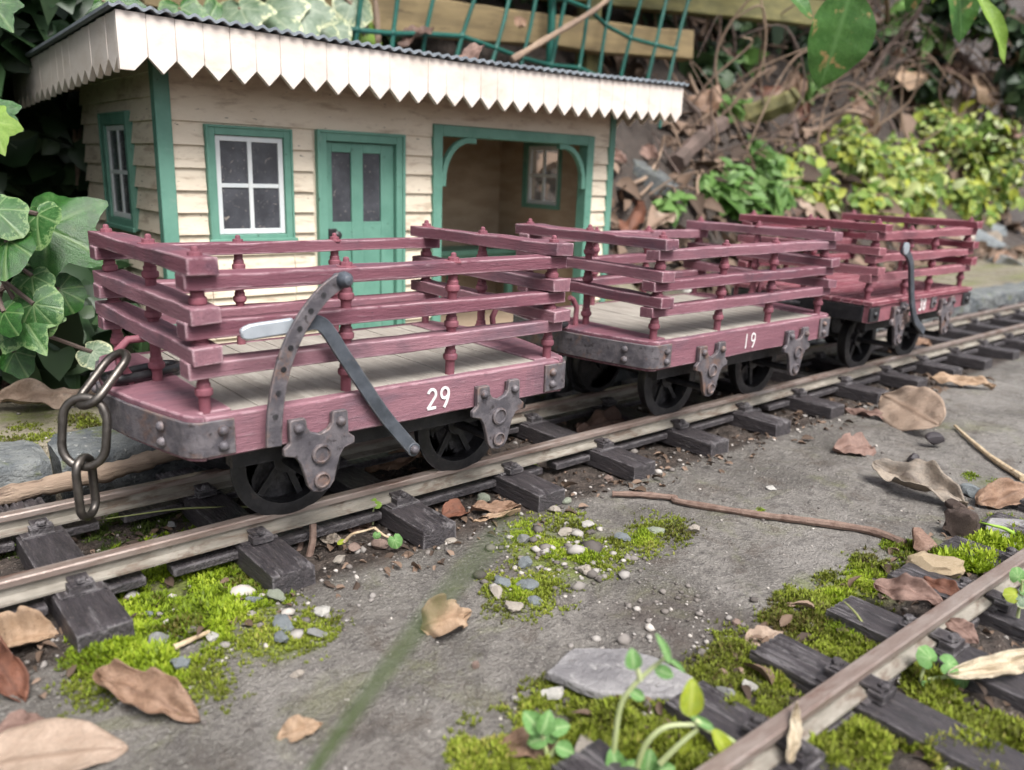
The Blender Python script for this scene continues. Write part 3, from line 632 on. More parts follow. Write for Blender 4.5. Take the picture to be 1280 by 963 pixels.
# window helper: frame, sash with cross bars, pane
def window(x0, x1, z0, z1, y, fw=.036, sash=.020, pane=M['glass'], side=None, sill=True, back=.0):
    def B(mb, a, b):
        if side is None: mb.b2(a, b)
        else:
            s, X = side; mb.b2((X+s*(a[1]-y), a[0], a[2]), (X+s*(b[1]-y), b[0], b[2]))
    f = MB()
    B(f, (x0, y-.016, z0), (x0+fw, y+.02, z1)); B(f, (x1-fw, y-.016, z0), (x1, y+.02, z1)); B(f, (x0+fw, y-.016, z1-fw), (x1-fw, y+.02, z1)); B(f, (x0+fw, y-.016, z0), (x1-fw, y+.02, z0+fw*.8))
    t = .010; B(f, (x0+.001, y-.022, z0+.001), (x0+t, y-.016, z1-.001)); B(f, (x1-t, y-.022, z0+.001), (x1-.001, y-.016, z1-.001)); B(f, (x0+t, y-.022, z1-t), (x1-t, y-.016, z1-.001))
    if sill: B(f, (x0-.008, y-.028, z0-.006), (x1+.008, y-.0165, z0+.012))
    fr = sp('window_frame', f, M['green'], bevel=.002)
    s = MB(); a0, a1, c0, c1 = x0+fw+.0015, x1-fw-.0015, z0+fw*.8+.0015, z1-fw-.0015; q0, q1 = y-.004, y+.012
    B(s, (a0, q0, c0), (a0+sash, q1, c1)); B(s, (a1-sash, q0, c0), (a1, q1, c1)); B(s, (a0+sash, q0, c1-sash), (a1-sash, q1, c1)); B(s, (a0+sash, q0, c0), (a1-sash, q1, c0+sash))
    xm, zm = (a0+a1)/2, (c0+c1)/2; B(s, (xm-.0085, q0+.001, c0+sash), (xm+.0085, q1, c1-sash)); B(s, (a0+sash, q0+.002, zm-.008), (xm-.0085, q1, zm+.008)); B(s, (xm+.0085, q0+.002, zm-.008), (a1-sash, q1, zm+.008))
    sp('sash', s, M['sash'], bevel=.0015)
    p = MB(); B(p, (a0+.004, q0+.0075, c0+.004), (a1-.004, q0+.0095, c1-.004)); sp('pane', p, pane)
window(WX0, WX1, WZ0, WZ1, YF)
window(SWY0, SWY1, SWZ0, SWZ1, 0, side=(1, XL+.004), fw=.05)
window(RWY0, RWY1, RWZ0, RWZ1, 0, side=(1, 2.735), fw=.03, pane=M['clear'], sill=False)
# door
f = MB(); fw = .042
f.b2((DX0, YF-.020, ZB), (DX0+fw, YF+.03, DZ1)); f.b2((DX1-fw, YF-.020, ZB), (DX1, YF+.03, DZ1)); f.b2((DX0+fw, YF-.020, DZ1-fw), (DX1-fw, YF+.03, DZ1))
for a, b in ((DX0-.002, DX0+.012), (DX1-.012, DX1+.002)): f.b2((a, YF-.027, ZB), (b, YF-.0203, DZ1+.002))
f.b2((DX0+.012, YF-.027, DZ1-.010), (DX1-.012, YF-.0203, DZ1+.002)); sp('door_frame', f, M['green'], bevel=.002)
dx0, dx1, dz0, dz1 = DX0+fw+.002, DX1-fw-.002, ZB+.01, DZ1-fw-.002
P0, P1, P2, P3, PZ0, PZ1 = 1.122, 1.215, 1.272, 1.362, .285, .575
dz_l = (-.10, .21)                                     # lower panel recess
d = MB(); yA, yB = YF+.002, YF+.022
d.b2((dx0, yA, dz0), (P0, yB, dz1)); d.b2((P1, yA, dz0), (P2, yB, dz1)); d.b2((P3, yA, dz0), (dx1, yB, dz1))
for a, b in ((P0, P1), (P2, P3)):
    d.b2((a, yA+.0003, PZ1), (b, yB, dz1)); d.b2((a, yA+.0003, .205), (b, yB, PZ0)); d.b2((a, yA+.0003, dz0), (b, yB, -.09)); d.b2((a, yA+.011, -.09), (b, yB, .205))
door = sp('door', d, M['green'], bevel=.002)
g = MB()
for a, b in ((P0, P1), (P2, P3)): g.b2((a+.001, yA+.009, PZ0+.001), (b-.001, yA+.012, PZ1-.001))
sp('door_pane', g, M['glass'])
k = MB(); k.b2((dx0+.006, yA-.014, .208), (dx0+.044, yA-.0003, .258)); k.lathe([(.008, 0), (.008, .015), (.018, .022), (.019, .034), (.010, .042), (0, .043)], (dx0+.030, yA-.013, .233), 12, Matrix.Rotation(R_(90), 3, 'X')); sp('door_lock', k, M['black'], bevel=.002)
# shelter opening frame and curved brackets
f = MB(); fw = .050
f.b2((SX0, YF-.018, ZB), (SX0+fw, YF+.05, SZ1)); f.b2((SX1-fw, YF-.018, ZB), (SX1, YF+.05, SZ1)); f.b2((SX0+fw, YF-.018, SZ1-fw), (SX1-fw, YF+.05, SZ1)); sp('opening_frame', f, M['green'], bevel=.003)
for s, X in ((1, SX0+fw), (-1, SX1-fw)):
    pts = [(X+s*(.012+.15*(1-math.cos(t))), SZ1-fw-.012-.19*(1-math.sin(t))) for t in [math.pi/2*i/9 for i in range(10)]]
    pts = [(X+s*.012, SZ1-fw-.225)]+pts+[(X+s*.20, SZ1-fw-.012)]
    b = MB(); b.ribbon(pts, .026, Matrix(((1, 0, 0, 0), (0, 0, -1, YF+.016), (0, 1, 0, 0), (0, 0, 0, 1))), .028); sp('bracket', b, M['green'], bevel=.002)
# roof, corrugated sheet, fascia boards with pointed ends
FY, FX0, FX1, RY = 1.25, .235, 3.085, 2.95
def ztop(x, y): return .978-.022*math.sin(math.pi*(x-FX0)/(FX1-FX0))+.016*((x-FX0)/(FX1-FX0))-.045*(y-FY)
b = MB(); n = 12
V, F = [], []
for i in range(n+1):
    x = FX0+.02+(FX1-FX0-.04)*i/n
    for y in (FY+.012, RY-.01):
        for q in (-.075, -.012): V.append((x, y, ztop(x, y)+q))
for i in range(n):
    o = i*4
    for a, c in ((0, 1), (1, 3), (3, 2), (2, 0)): F.append((o+a, o+c, o+4+c, o+4+a))
F += [(0, 2, 3, 1), (n*4+1, n*4+3, n*4+2, n*4)]
b.add(V, F); sp('roof_slab', b, M['inner'])
nx, ny = 560, 6; xs = np.linspace(FX0-.022, FX1+.018, nx); ys = np.linspace(FY-.026, RY+.02, ny); V = []
for q in (0, -.010):
    for x in xs:
        for y in ys: V.append((x, y, ztop(min(max(x, FX0), FX1), y)+.013+.0055*math.sin(x*2*math.pi/.047)+q))
F = [(i*ny+j, (i+1)*ny+j, (i+1)*ny+j+1, i*ny+j+1) for i in range(nx-1) for j in range(ny-1)]
o = nx*ny; F += [(o+i*ny+j, o+i*ny+j+1, o+(i+1)*ny+j+1, o+(i+1)*ny+j) for i in range(nx-1) for j in range(ny-1)]
F += [(i*ny, o+i*ny, o+(i+1)*ny, (i+1)*ny) for i in range(nx-1)]+[(j, j+1, o+j+1, o+j) for j in range(ny-1)]+[((nx-1)*ny+j, o+(nx-1)*ny+j, o+(nx-1)*ny+j+1, (nx-1)*ny+j+1) for j in range(ny-1)]
b = MB(); b.add(V, F); sp('corrugated_sheet', b, M['felt'])
def fascia(name, a0, a1, nb, place, zf, h=.180, tooth=.047, first_sq=True):
    mb = MB(); w = (a1-a0)/nb
    for i in range(nb):
        x0, x1 = a0+i*w+.0006, a0+(i+1)*w-.0006; zt = zf((x0+x1)/2)-rnd.uniform(0, .002); hb = h+rnd.uniform(-.002, .002)
        lo0 = zt-hb+(0 if (i == 0 and first_sq) else tooth); lo1 = zt-hb+tooth; xm = (x0+x1)/2
        out = [(x0, lo0), (xm, zt-hb), (x1, lo1), (x1, zt), (x0, zt)] if not (i == 0 and first_sq) else [(x0, zt-hb), (xm, zt-hb), (x1, lo1), (x1, zt), (x0, zt)]
        n = len(out); d0 = rnd.uniform(-.0012, .0012); vs = [place(x, -.009+d0, z) for x, z in out]+[place(x, .009, z) for x, z in out]
        mb.add(vs, [tuple(range(n)), tuple(range(2*n-1, n-1, -1))]+[(i2, n+i2, n+(i2+1) % n, (i2+1) % n) for i2 in range(n)])
    sp(name, mb, M['white'], bevel=.0012, seg=1)
fascia('fascia', FX0, FX1, 31, lambda a, t, z: (a, FY+t, z), lambda x: ztop(x, FY)-.003)
fascia('fascia', FY+.0095, RY, 17, lambda a, t, z: (FX0+.009+t, a, z), lambda y: ztop(FX0, y)-.003, first_sq=False)
fascia('fascia', FY+.0095, RY, 17, lambda a, t, z: (FX1-.009+t, a, z), lambda y: ztop(FX1, y)-.003, first_sq=False)
# ================================================================ ground sheet
def yb0(x): return 3.02-1.12*sm(x, 2.55, 3.25)+.35*sm(x, 5, 9)
SLAB_E = [(-6, .2), (-1.2, -.62), (-.3, -.86), (.145, -.86), (.56, -.79), (.77, -.835), (1.03, -.865), (1.57, -.905), (2.05, -.99), (4, -1.15), (8, -1.35), (14, -1.5)]
def slab_edge(x): return np.interp(x, [p[0] for p in SLAB_E], [p[1] for p in SLAB_E])
GZ = -.432
def ground(x, y, fine=True):
    x, y = np.asarray(x, float), np.asarray(y, float)
    n1 = fbm(x*2.2+3, y*2.2+9, 1.3, 4)-.5; n2 = fbm(x*9, y*9, 4.1, 4)-.5
    ns = fbm(x*34+2, y*34, 2.2, 3)-.5
    se = slab_edge(x)+.05*(fbm(x*5, y*5, 7.7, 3)-.5)
    near = sm(se-y, -.01, .05)                                     # track bed before the slab
    bed = sm(y, -.10, -.02)*(1-sm(y, .80, .84))
    z = GZ+.010*n1+(1-bed)*(1-near)*(.010*n2+.006*ns)
    z = z+near*(.012+.05*n2+.02*ns)+bed*(-.010+.030*n2+.016*ns)
    plat = sm(y, .88, .95); z = z*(1-plat)+plat*(-.303+.02*n1+.016*n2+.006*ns)
    d = np.maximum(y-yb0(x)+.12*n1, 0); dd = np.minimum(d, 9.0)
    bank = np.where(dd < .5, .62*dd, .31+1.25*(dd-.5)); z = z+bank*plat+np.minimum(bank, .3)*(.35*n2+.5*n1)
    z = z+.25*np.exp(-(((x-3.04)/.22)**2+((y-1.62)/.30)**2))
    return z
def gz(x, y): return float(ground(x, y))
def axis(a, b, step, far, grow=1.16):
    c = list(np.arange(a, b, step)); s = step
    while c[-1] < far: s = min(s*grow, 6); c.append(c[-1]+s)
    s = step
    while c[0] > -far: s = min(s*grow, 6); c.insert(0, c[0]-s)
    return np.array(c)
AX, AY = axis(-.75, 3.2, .0135, 60), axis(-1.35, 1.0, .0125, 60)
gx, gy = np.meshgrid(AX, AY, indexing='ij'); gzv = ground(gx, gy)
nxx, nyy = len(AX), len(AY); ii = np.arange(nxx*nyy).reshape(nxx, nyy)
F = np.stack([ii[:-1, :-1], ii[1:, :-1], ii[1:, 1:], ii[:-1, 1:]], -1).reshape(-1, 4)
V = np.stack([gx, gy, gzv], -1).reshape(-1, 3)
se = slab_edge(gx)+.06*(fbm(gx*6, gy*6, 7.7, 4)-.5)
soil = np.maximum(sm(se-gy, -.02, .05), sm(gy, -.13+.10*(fbm(gx*5, gy*5, 3.3, 3)-.5), -.06))
plat = sm(gy, .80, .9)*(1-sm(gy-yb0(gx), -.25, .15)); soil = soil*(1-plat)
def blob(px, r, z=GZ):
    p = on(*px, 2, z); return np.exp(-((gx-p.x)**2+(gy-p.y)**2)/r**2)
mn = fbm(gx*7, gy*7, 5.5, 4)
mossm = np.clip(1.2*blob((700, 690), .17)+1.1*blob((250, 740), .2)+.8*blob((340, 800), .1)+.8*blob((1060, 740), .14)+.8*blob((930, 840), .12)+.9*blob((780, 905), .2)+.55*blob((900, 640), .10)+.3*blob((560, 850), .12)+.6*blob((1180, 690), .2)+.3*blob((820, 770), .1)+.5*blob((1230, 600), .25), 0, 1)
mossm = .85*sm(mossm*1.0+mn-.5, .42, .85)
mossm = np.maximum(mossm, .65*plat*sm(mn, .44, .62))
dirtm = np.clip(1.2*blob((830, 770), .12)+.9*blob((940, 800), .1)+.5*blob((480, 930), .15), 0, 1)*sm(mn, .3, .6)
me = npmesh('ground', V, F, soil=soil.ravel(), moss=mossm.ravel(), plat=plat.ravel(), dirt=dirtm.ravel())
t = NT('garden ground'); co = t.coords((1, 1, 1), rand=False)
n1 = t.noise(co, 3.2, 6, .62); n2 = t.noise(co, 26, 5, .65); n3 = t.noise(co, 110, 3, .6)
conc = t.mix(t.ramp(n1, .34, .66), (.112, .102, .090), (.215, .198, .178))
conc = t.mix(t.ramp(n2, .48, .64, 0, .75), conc, (.085, .075, .069)); conc = t.mix(t.ramp(n3, .61, .70, 0, .8), conc, (.40, .37, .335))
conc = t.mix(t.ramp(t.noise(co, 60, 3, .6), .58, .68, 0, .65), conc, (.06, .052, .048))
conc = t.mix(t.ramp(t.noise(co, 4.3, 6, .7, .6), .52, .70, 0, .50), conc, (.165, .172, .072)); conc = t.mix(t.ramp(t.noise(co, 1.7, 6, .7, .8), .50, .64, 0, .5), conc, (.27, .25, .23)); conc = t.mix(t.ramp(t.noise(co, 7.1, 5, .7, .3), .52, .68, 0, .7), conc, (.098, .078, .062))
so_ = t.mix(t.ramp(n2, .36, .62), (.030, .023, .019), (.075, .057, .047)); so_ = t.mix(t.ramp(n3, .60, .70, 0, .7), so_, (.28, .24, .20))
pl_ = t.mix(t.ramp(n1, .35, .65), (.21, .185, .135), (.30, .265, .20)); pl_ = t.mix(t.ramp(n2, .5, .65, 0, .7), pl_, (.11, .09, .065))
mo_ = t.mix(t.ramp(n2, .35, .65), (.085, .10, .02), (.20, .245, .05))
n4 = t.noise(co, 250, 3, .65); conc = t.mix(t.ramp(n4, .56, .66, 0, .5), conc, (.06, .054, .048)); conc = t.mix(t.ramp(n4, .44, .36, 0, .55), conc, (.36, .345, .315)); vo = t.new('ShaderNodeTexVoronoi', feature='DISTANCE_TO_EDGE'); vo.inputs['Scale'].default_value = 1.15; wn = t.new('ShaderNodeMix', data_type='VECTOR'); wn.inputs[0].default_value = .10; t.l(co, wn.inputs[4]); nz = t.new('ShaderNodeTexNoise'); nz.inputs['Scale'].default_value = 9; t.l(co, nz.inputs['Vector']); t.l(nz.outputs['Color'], wn.inputs[5]); t.l(wn.outputs[1], vo.inputs['Vector']); crk = t.mul(t.ramp(vo.outputs['Distance'], .007, .002, 0, 1), t.ramp(n1, .42, .60)); conc = t.mix(t.mul(crk, .22), conc, (.035, .03, .026))
c = t.mix(t.attr('plat'), t.mix(t.attr('soil'), conc, so_), pl_); c = t.mix(t.mul(t.attr('dirt'), .75), c, (.075, .058, .05))
c = t.mix(t.mul(t.attr('moss'), t.ramp(n2, .32, .52, .35, .95)), c, mo_)
t.col(c); t.setin('Roughness', t.mul(t.ramp(n2, .3, .7, .45, .88), t.ramp(t.noise(co, 2.6, 5, .65), .38, .62, .62, 1.1))); t.setin('Specular IOR Level', .42)
t.bump(t.mul(t.mul(t.mul(n2, .7), t.mul(n3, .5), 'ADD'), t.mul(n4, .25), 'ADD'), 1.0, .020)
g = link('ground', me, t.m); tag(g, None, None, kind='structure')
# ================================================================ kerb stones
x = -1.35; kr = random.Random(5); KL = []
while x < 12: w = kr.uniform(.44, .80); KL.append((x, x+w)); x += w+kr.uniform(.018, .04)
KL = [(a-.015+.0, b) for a, b in KL]
sh = -.165-min((b for a, b in KL), key=lambda v: abs(v+.165)); KL = [(a+sh, b+sh) for a, b in KL]
for i, (a, b) in enumerate(KL):
    L = b-a; nx, nr = 40, 48; V = []
    for j in range(nx+1):
        tx = j/nx; X = a+L*tx; e = min(1, min(tx, 1-tx)*L/.03)
        for k in range(nr):
            w = 2*math.pi*k/nr; cy, cz = math.cos(w), math.sin(w); pw = 9; q = (abs(cy)**pw+abs(cz)**pw)**(-1/pw)
            V.append((X, .885+.120*cy*q*(.90+.10*e**.5), -.395+.095*cz*q*(.90+.10*e**.5)))
    V = np.array(V); dn = (fbm(V[:, 0]*6+i, V[:, 1]*12, V[:, 2]*12, 5)-.5)*.040; V[:, 1] += dn; V[:, 2] += (fbm(V[:, 0]*5+40+i, V[:, 1]*9, V[:, 2]*9, 5)-.5)*.030
    c0 = np.array([(a+b)/2, .885, -.43]); mb = MB(); f = [(j*nr+k, (j+1)*nr+k, (j+1)*nr+(k+1) % nr, j*nr+(k+1) % nr) for j in range(nx) for k in range(nr)]+[tuple(range(nr)), tuple(nx*nr+k for k in range(nr-1, -1, -1))]
    mb.add([tuple(v-c0) for v in V], f); o = link('kerb_stone', mb.mesh('kerb_stone', 50), M['kerb'], loc=tuple(c0))
    ex = 'rounded grey kerb stone edging the platform beside the far rail'
    if b < -.1 and b > -.25: ex = 'blue grey kerb stone ending at the mossy joint behind the chain'
    elif -.16 < a < 0: ex = 'blue grey kerb stone behind the rounded end of wagon 29'
    tag(o, ex, 'kerb stone', 'kerb stones edging the platform')
# ================================================================ loose stones
def stone_mesh(name, seed, sub=3, flat=.7, rough=.35, facet=False):
    bm = bmesh.new(); bmesh.ops.create_icosphere(bm, subdivisions=sub, radius=1)
    r = np.random.default_rng(seed); P = np.array([v.co[:] for v in bm.verts])
    for _ in range(7):                                       # knock planar facets off
        n = r.normal(size=3); n /= np.linalg.norm(n); d = r.uniform(.42, .8); s = P@n; P = P-np.outer(np.maximum(s-d, 0)*.95, n)
    o = r.uniform(0, 50); P *= (1+rough*(fbm(P[:, 0]*2+o, P[:, 1]*2, P[:, 2]*2, 4)-.5))[:, None]; P[:, 2] *= flat
    for v, p in zip(bm.verts, P): v.co = p
    me = bpy.data.meshes.new(name); bm.to_mesh(me); bm.free(); shade(me, 32); return me
def stone(name, uv, size, m, label, cat, seed, flat=.7, sx=1.0, rz=None, group=None, z=None, sink=.25, rough=.35):
    p = on(uv[0], uv[1], 2, GZ)
    for _ in range(6): p = on(uv[0], uv[1], 2, gz(p.x, p.y))
    if z is not None: p = on(uv[0], uv[1], 2, z)
    o = link(name, stone_mesh(name, seed, 3, flat, rough), M[m]); o.scale = (size*sx, size, size); o.rotation_euler = (rnd.uniform(-.2, .2), rnd.uniform(-.2, .2), rnd.uniform(0, 6) if rz is None else rz)
    o.location = (p.x, p.y, p.z+size*flat*(1-sink)); tag(o, label, cat, group); return o
ST = [((965, 612), .022, 'peb_white', 'small white stone chip lying alone on the bare slab', .5), ((768, 588), .024, 'peb_pale', 'pale stone chip standing beside the sleeper end near wagon 19', .8), ((762, 600), .026, 'peb_brown', 'reddish brown stone fragment lying against a sleeper end', .5),
      ((731, 717), .026, 'peb_pale', 'round pale pink pebble in front of the gravelly moss patch', .8), ((645, 762), .034, 'peb_pale', 'largest pale lump at the near edge of the gravelly moss patch', .6), ((670, 755), .030, 'peb_bluegrey', 'flat blue grey pebble beside the largest pale lump', .5),
      ((622, 745), .026, 'peb_pale', 'pale pebble left of the largest pale lump in the moss patch', .7), ((660, 735), .040, 'peb_bluegrey', 'broad blue grey stone in the middle of the gravelly moss', .5), ((628, 730), .030, 'peb_bluegrey', 'blue grey stone at the moss patch edge nearest the grass blade', .6),
      ((655, 707), .028, 'peb_bluegrey', 'jagged blue grey stone pair rising from the moss patch', .9), ((655, 678), .026, 'peb_grey', 'grey stone half sunk in bright moss under the sleeper', .8), ((705, 668), .030, 'peb_pale', 'pinkish stone at the far side of the gravelly moss', .5),
      ((735, 660), .026, 'peb_white', 'whitish stone chip near the twig end', .7), ((820, 665), .030, 'peb_greenish', 'greenish stone in the dark moss beside the twig', .5), ((865, 665), .026, 'peb_pale', 'cream stone at the tip of the moss patch below the twig', .7), ((780, 675), .028, 'peb_bluegrey', 'blue grey stone between two moss tufts below the twig', .6),
      ((425, 703), .024, 'peb_pale', 'pale round pebble beside the two broken stalks', .9), ((443, 690), .026, 'peb_brown', 'brown pebble under the pale root near the seedlings', .8), ((475, 685), .028, 'peb_brown', 'rough brown pebble beside the low seedling leaf', .9), ((408, 665), .018, 'peb_grey', 'grey pebble wedged at the top of the broken stalks', .9),
      ((605, 628), .030, 'peb_greenish', 'greenish grey stone between the sleepers under wagon 29', .8), ((692, 640), .028, 'peb_pale', 'yellowish broken stone at the sleeper end by the moss', .6), ((708, 630), .022, 'peb_greenish', 'pale green stone chip just behind the yellowish stone', .6), ((562, 677), .028, 'peb_pale', 'flat beige pebble below the sleeper beside the seedlings', .35),
      ((200, 808), .034, 'peb_grey', 'round pale grey pebble in the bright moss by the straw', .8), ((228, 838), .032, 'peb_bluegrey', 'blue grey pebble at the near edge of the bright moss', .7), ((265, 800), .024, 'peb_white', 'white pebble with a rusty rim in the moss', .7), ((318, 754), .020, 'peb_bluegrey', 'small blue grey pebble beside the sleeper and moss', .8),
      ((345, 750), .030, 'peb_greenish', 'lichen-spotted stone at the sleeper corner by the moss', .7), ((404, 768), .030, 'peb_white', 'bright white stone at the tip of the bright moss patch', .6), ((355, 785), .034, 'peb_bluegrey', 'broad blue grey stone sunk in yellowing moss', .5), ((395, 795), .026, 'peb_grey', 'grey pebble at the edge of the yellowing moss', .6),
      ((352, 803), .024, 'peb_bluegrey', 'rounded blue pebble nearest the bare slab', .8), ((165, 750), .022, 'peb_white', 'whitish pebble beside the leftmost sleeper end in moss', .8), ((186, 770), .018, 'peb_bluegrey', 'tiny blue pebble between sleeper and moss', .7), ((110, 655), .022, 'peb_grey', 'pale gravel stone between the rails near the chain', .6),
      ((215, 658), .022, 'peb_grey', 'grey stone in dark moss between the rails', .6), ((1085, 468), .040, 'peb_pale', 'large pale stone against a sleeper end below wagon 38', .8), ((1110, 462), .040, 'peb_pale', 'second large pale stone touching the sleeper below wagon 38', .8), ((1195, 470), .04, 'peb_white', 'flat white stone flake on the slab beyond the seed wing', .3),
      ((745, 868), .028, 'peb_white', 'bright white pebble under the near edge of the slate', .8), ((690, 872), .032, 'peb_white', 'white quartz chip at the left end of the slate', .7), ((735, 945), .040, 'peb_pale', 'pale stone at the bottom edge among the weeds', .7), ((935, 860), .018, 'peb_white', 'tiny white pebble in olive moss by the track', .9),
      ((905, 870), .026, 'peb_grey', 'grey pebble in olive moss by the yellow green leaf', .7), ((920, 780), .016, 'peb_brown', 'small brown grit lump on the slab near the olive moss', .7), ((372+640-640, 845), .015, 'peb_pale', 'small beige pebble on the slab left of the slate', .7), ((595, 545+290), .014, 'peb_brown', 'dark brown crumb on the slab near the crumpled leaf', .8),
      ((1270, 790), .03, 'peb_bluegrey', 'blue grey stone beside the seedling at the empty track', .6), ((1230, 850), .03, 'peb_grey', 'grey stone between the sleepers of the empty track', .6), ((1215, 600+20), .045, 'peb_bluegrey', 'angular blue grey stone behind the soil clod', .7), ((1140, 578), .030, 'darknut', 'dark pointed lump behind the curled grey leaf', 1.0)]
for i, (uv, s, m, lb, fl) in enumerate(ST): stone('pebble', uv, s*.68, m, lb, 'pebble', 100+i, fl, rnd.uniform(1.0, 1.5), sink=.35, rough=.75)
stone('soil_clod', (1206, 672), .062, 'clod', 'crumbly dark soil clod beside the bright moss cushion', 'soil clod', 301, .85, sink=.3, rough=.7)
stone('soil_clod', (1195, 640), .035, 'clod', 'small brown soil clod under the flat brown leaf', 'soil clod', 302, .7, rough=.7)
stone('nut', (1166, 560), .036, 'darknut', 'round black nut attached to the pale seed wing', 'nut', 303, .9, sink=.05, rough=.12)
stone('nut', (1150, 690), .050, 'shell', 'brown wrinkled nut shell at the end of the twig', 'nut', 304, .75, rough=.3)
stone('bark_chip', (1155, 715), .052, 'fibre', 'pale fibrous chip of wood behind the empty track', 'bark chip', 305, .5, 1.6, rough=1.1, sink=.1)
# slate lying at the slab edge: a thin irregular plate
def slate(pts, z0, th, label, nm='slate_piece', mat='slate', tilt=(0, 0)):
    q = [on(u, v, 2, z0) for u, v in pts]; c = sum(q, Vector())/len(q); bm = bmesh.new(); out = []
    for i in range(len(q)):
        a, b = q[i]-c, q[(i+1) % len(q)]-c
        for j in range(5): w = a.lerp(b, j/5); k = 1+rnd.uniform(-.022, .022); out.append((w.x*k, w.y*k))
    mb = MB(); mb.prism(out if True else out, Matrix.Translation((0, 0, -th)), th); o = link(nm, mb.mesh(nm, 30), M[mat], loc=c, rot=(tilt[0], tilt[1], 0), bevel=.006, seg=3); return tag(o, label, 'slate')
slate([(682, 843), (717, 812), (780, 810), (822, 820), (868, 842), (862, 868), (750, 866)], -.400, .022, 'flat grey slate piece overhanging the mossy slab edge', tilt=(.05, .02))
slate([(1222, 690), (1235, 652), (1290, 655), (1300, 690)], -.40, .03, 'dark slate fragment behind the bright moss cushion', tilt=(.1, -.1))
# scattered gravel too small to count
gm = [stone_mesh('g', 900+i, 1, .62, 1.0) for i in range(6)]; GV, GF, GA = [], [], []; nv = 0
base = [(np.array([v.co[:] for v in m.vertices]), np.array([p.vertices[:] for p in m.polygons])) for m in gm]
def scatter(n, xr, yr, s, keep):
    global nv
    for _ in range(n):
        x, y = rnd.uniform(*xr), rnd.uniform(*yr)
        if rnd.random() > keep(x, y): continue
        b, f = base[rnd.randrange(6)]; k = s*rnd.lognormvariate(0, .45); a = rnd.uniform(0, 6.28); ca, sa = math.cos(a), math.sin(a)
        p = b*k; p = np.stack([p[:, 0]*ca-p[:, 1]*sa, p[:, 0]*sa+p[:, 1]*ca, p[:, 2]], 1)+np.array([x, y, gz(x, y)+k*.3]); GV.append(p); GF.append(f+nv); nv += len(p); GA.append(np.full(len(p), rnd.random()))
scatter(2300, (-.7, 4), (-.14, .72), .0052, lambda x, y: .9 if y < .02 else .35)
pa = on(700, 700, 2, GZ); pb = on(300, 770, 2, GZ); pc_ = on(840, 770, 2, GZ)
for p, r, n in ((pa, .17, 330), (pb, .20, 260), (pc_, .15, 260), (on(760, 900, 2, GZ), .22, 200), (on(60, 800, 2, GZ), .15, 160)): scatter(n, (p.x-r*1.5, p.x+r*1.5), (p.y-r, p.y+r), .0052, lambda x, y: math.exp(-((x-p.x)**2+(y-p.y)**2)/r**2))
p, r = pa, .17; scatter(300, (p.x-r*1.7, p.x+r*1.7), (p.y-r, p.y+r), .0125, lambda x, y: .5*math.exp(-((x-p.x)**2+(y-p.y)**2)/r**2)); p, r = pb, .2; scatter(120, (p.x-r, p.x+r), (p.y-r, p.y+r), .012, lambda x, y: .5*math.exp(-((x-p.x)**2+(y-p.y)**2)/r**2)); scatter(700, (-.3, 3), (-.85, -.1), .0026, lambda x, y: .8)
scatter(350, (-.2, 5), (.95, 1.5), .006, lambda x, y: .8)
scatter(350, (.1, 2.6), (-1.45, -.9), .0065, lambda x, y: .8)
tag(link('gravel', npmesh('gravel', np.concatenate(GV), np.concatenate(GF), 0, rnd=np.concatenate(GA)), M['gravel']), 'fine mixed gravel scattered along the tracks and slab', 'gravel', kind='stuff')
for m in gm: bpy.data.meshes.remove(m)
# ================================================================ leaves
def leaf_outline(kind, a):
    """radius from the stalk point at angle a (0 = tip)"""
    d = abs(math.degrees(a))
    if kind == 'ivy': K = [(0, 1), (12, .80), (30, .60), (45, .70), (58, .84), (70, .70), (88, .52), (105, .50), (122, .60), (138, .52), (158, .34), (172, .16), (180, .08)]
    elif kind == 'ivyround': K = [(0, 1), (15, .93), (30, .80), (48, .74), (65, .72), (85, .62), (105, .52), (125, .50), (145, .44), (165, .28), (180, .12)]
    elif kind == 'heart': K = [(0, 1), (20, .97), (45, .90), (75, .82), (105, .75), (130, .72), (150, .66), (168, .45), (180, .22)]
    else: K = [(0, 1), (180, 1)]
    xs, ys = zip(*K); i = max(0, min(len(K)-2, next((j for j in range(len(K)-1) if d <= xs[j+1]), len(K)-2))); t = (d-xs[i])/(xs[i+1]-xs[i]); t = t*t*(3-2*t)*.6+t*.4
    return ys[i]*(1-t)+ys[i+1]*t
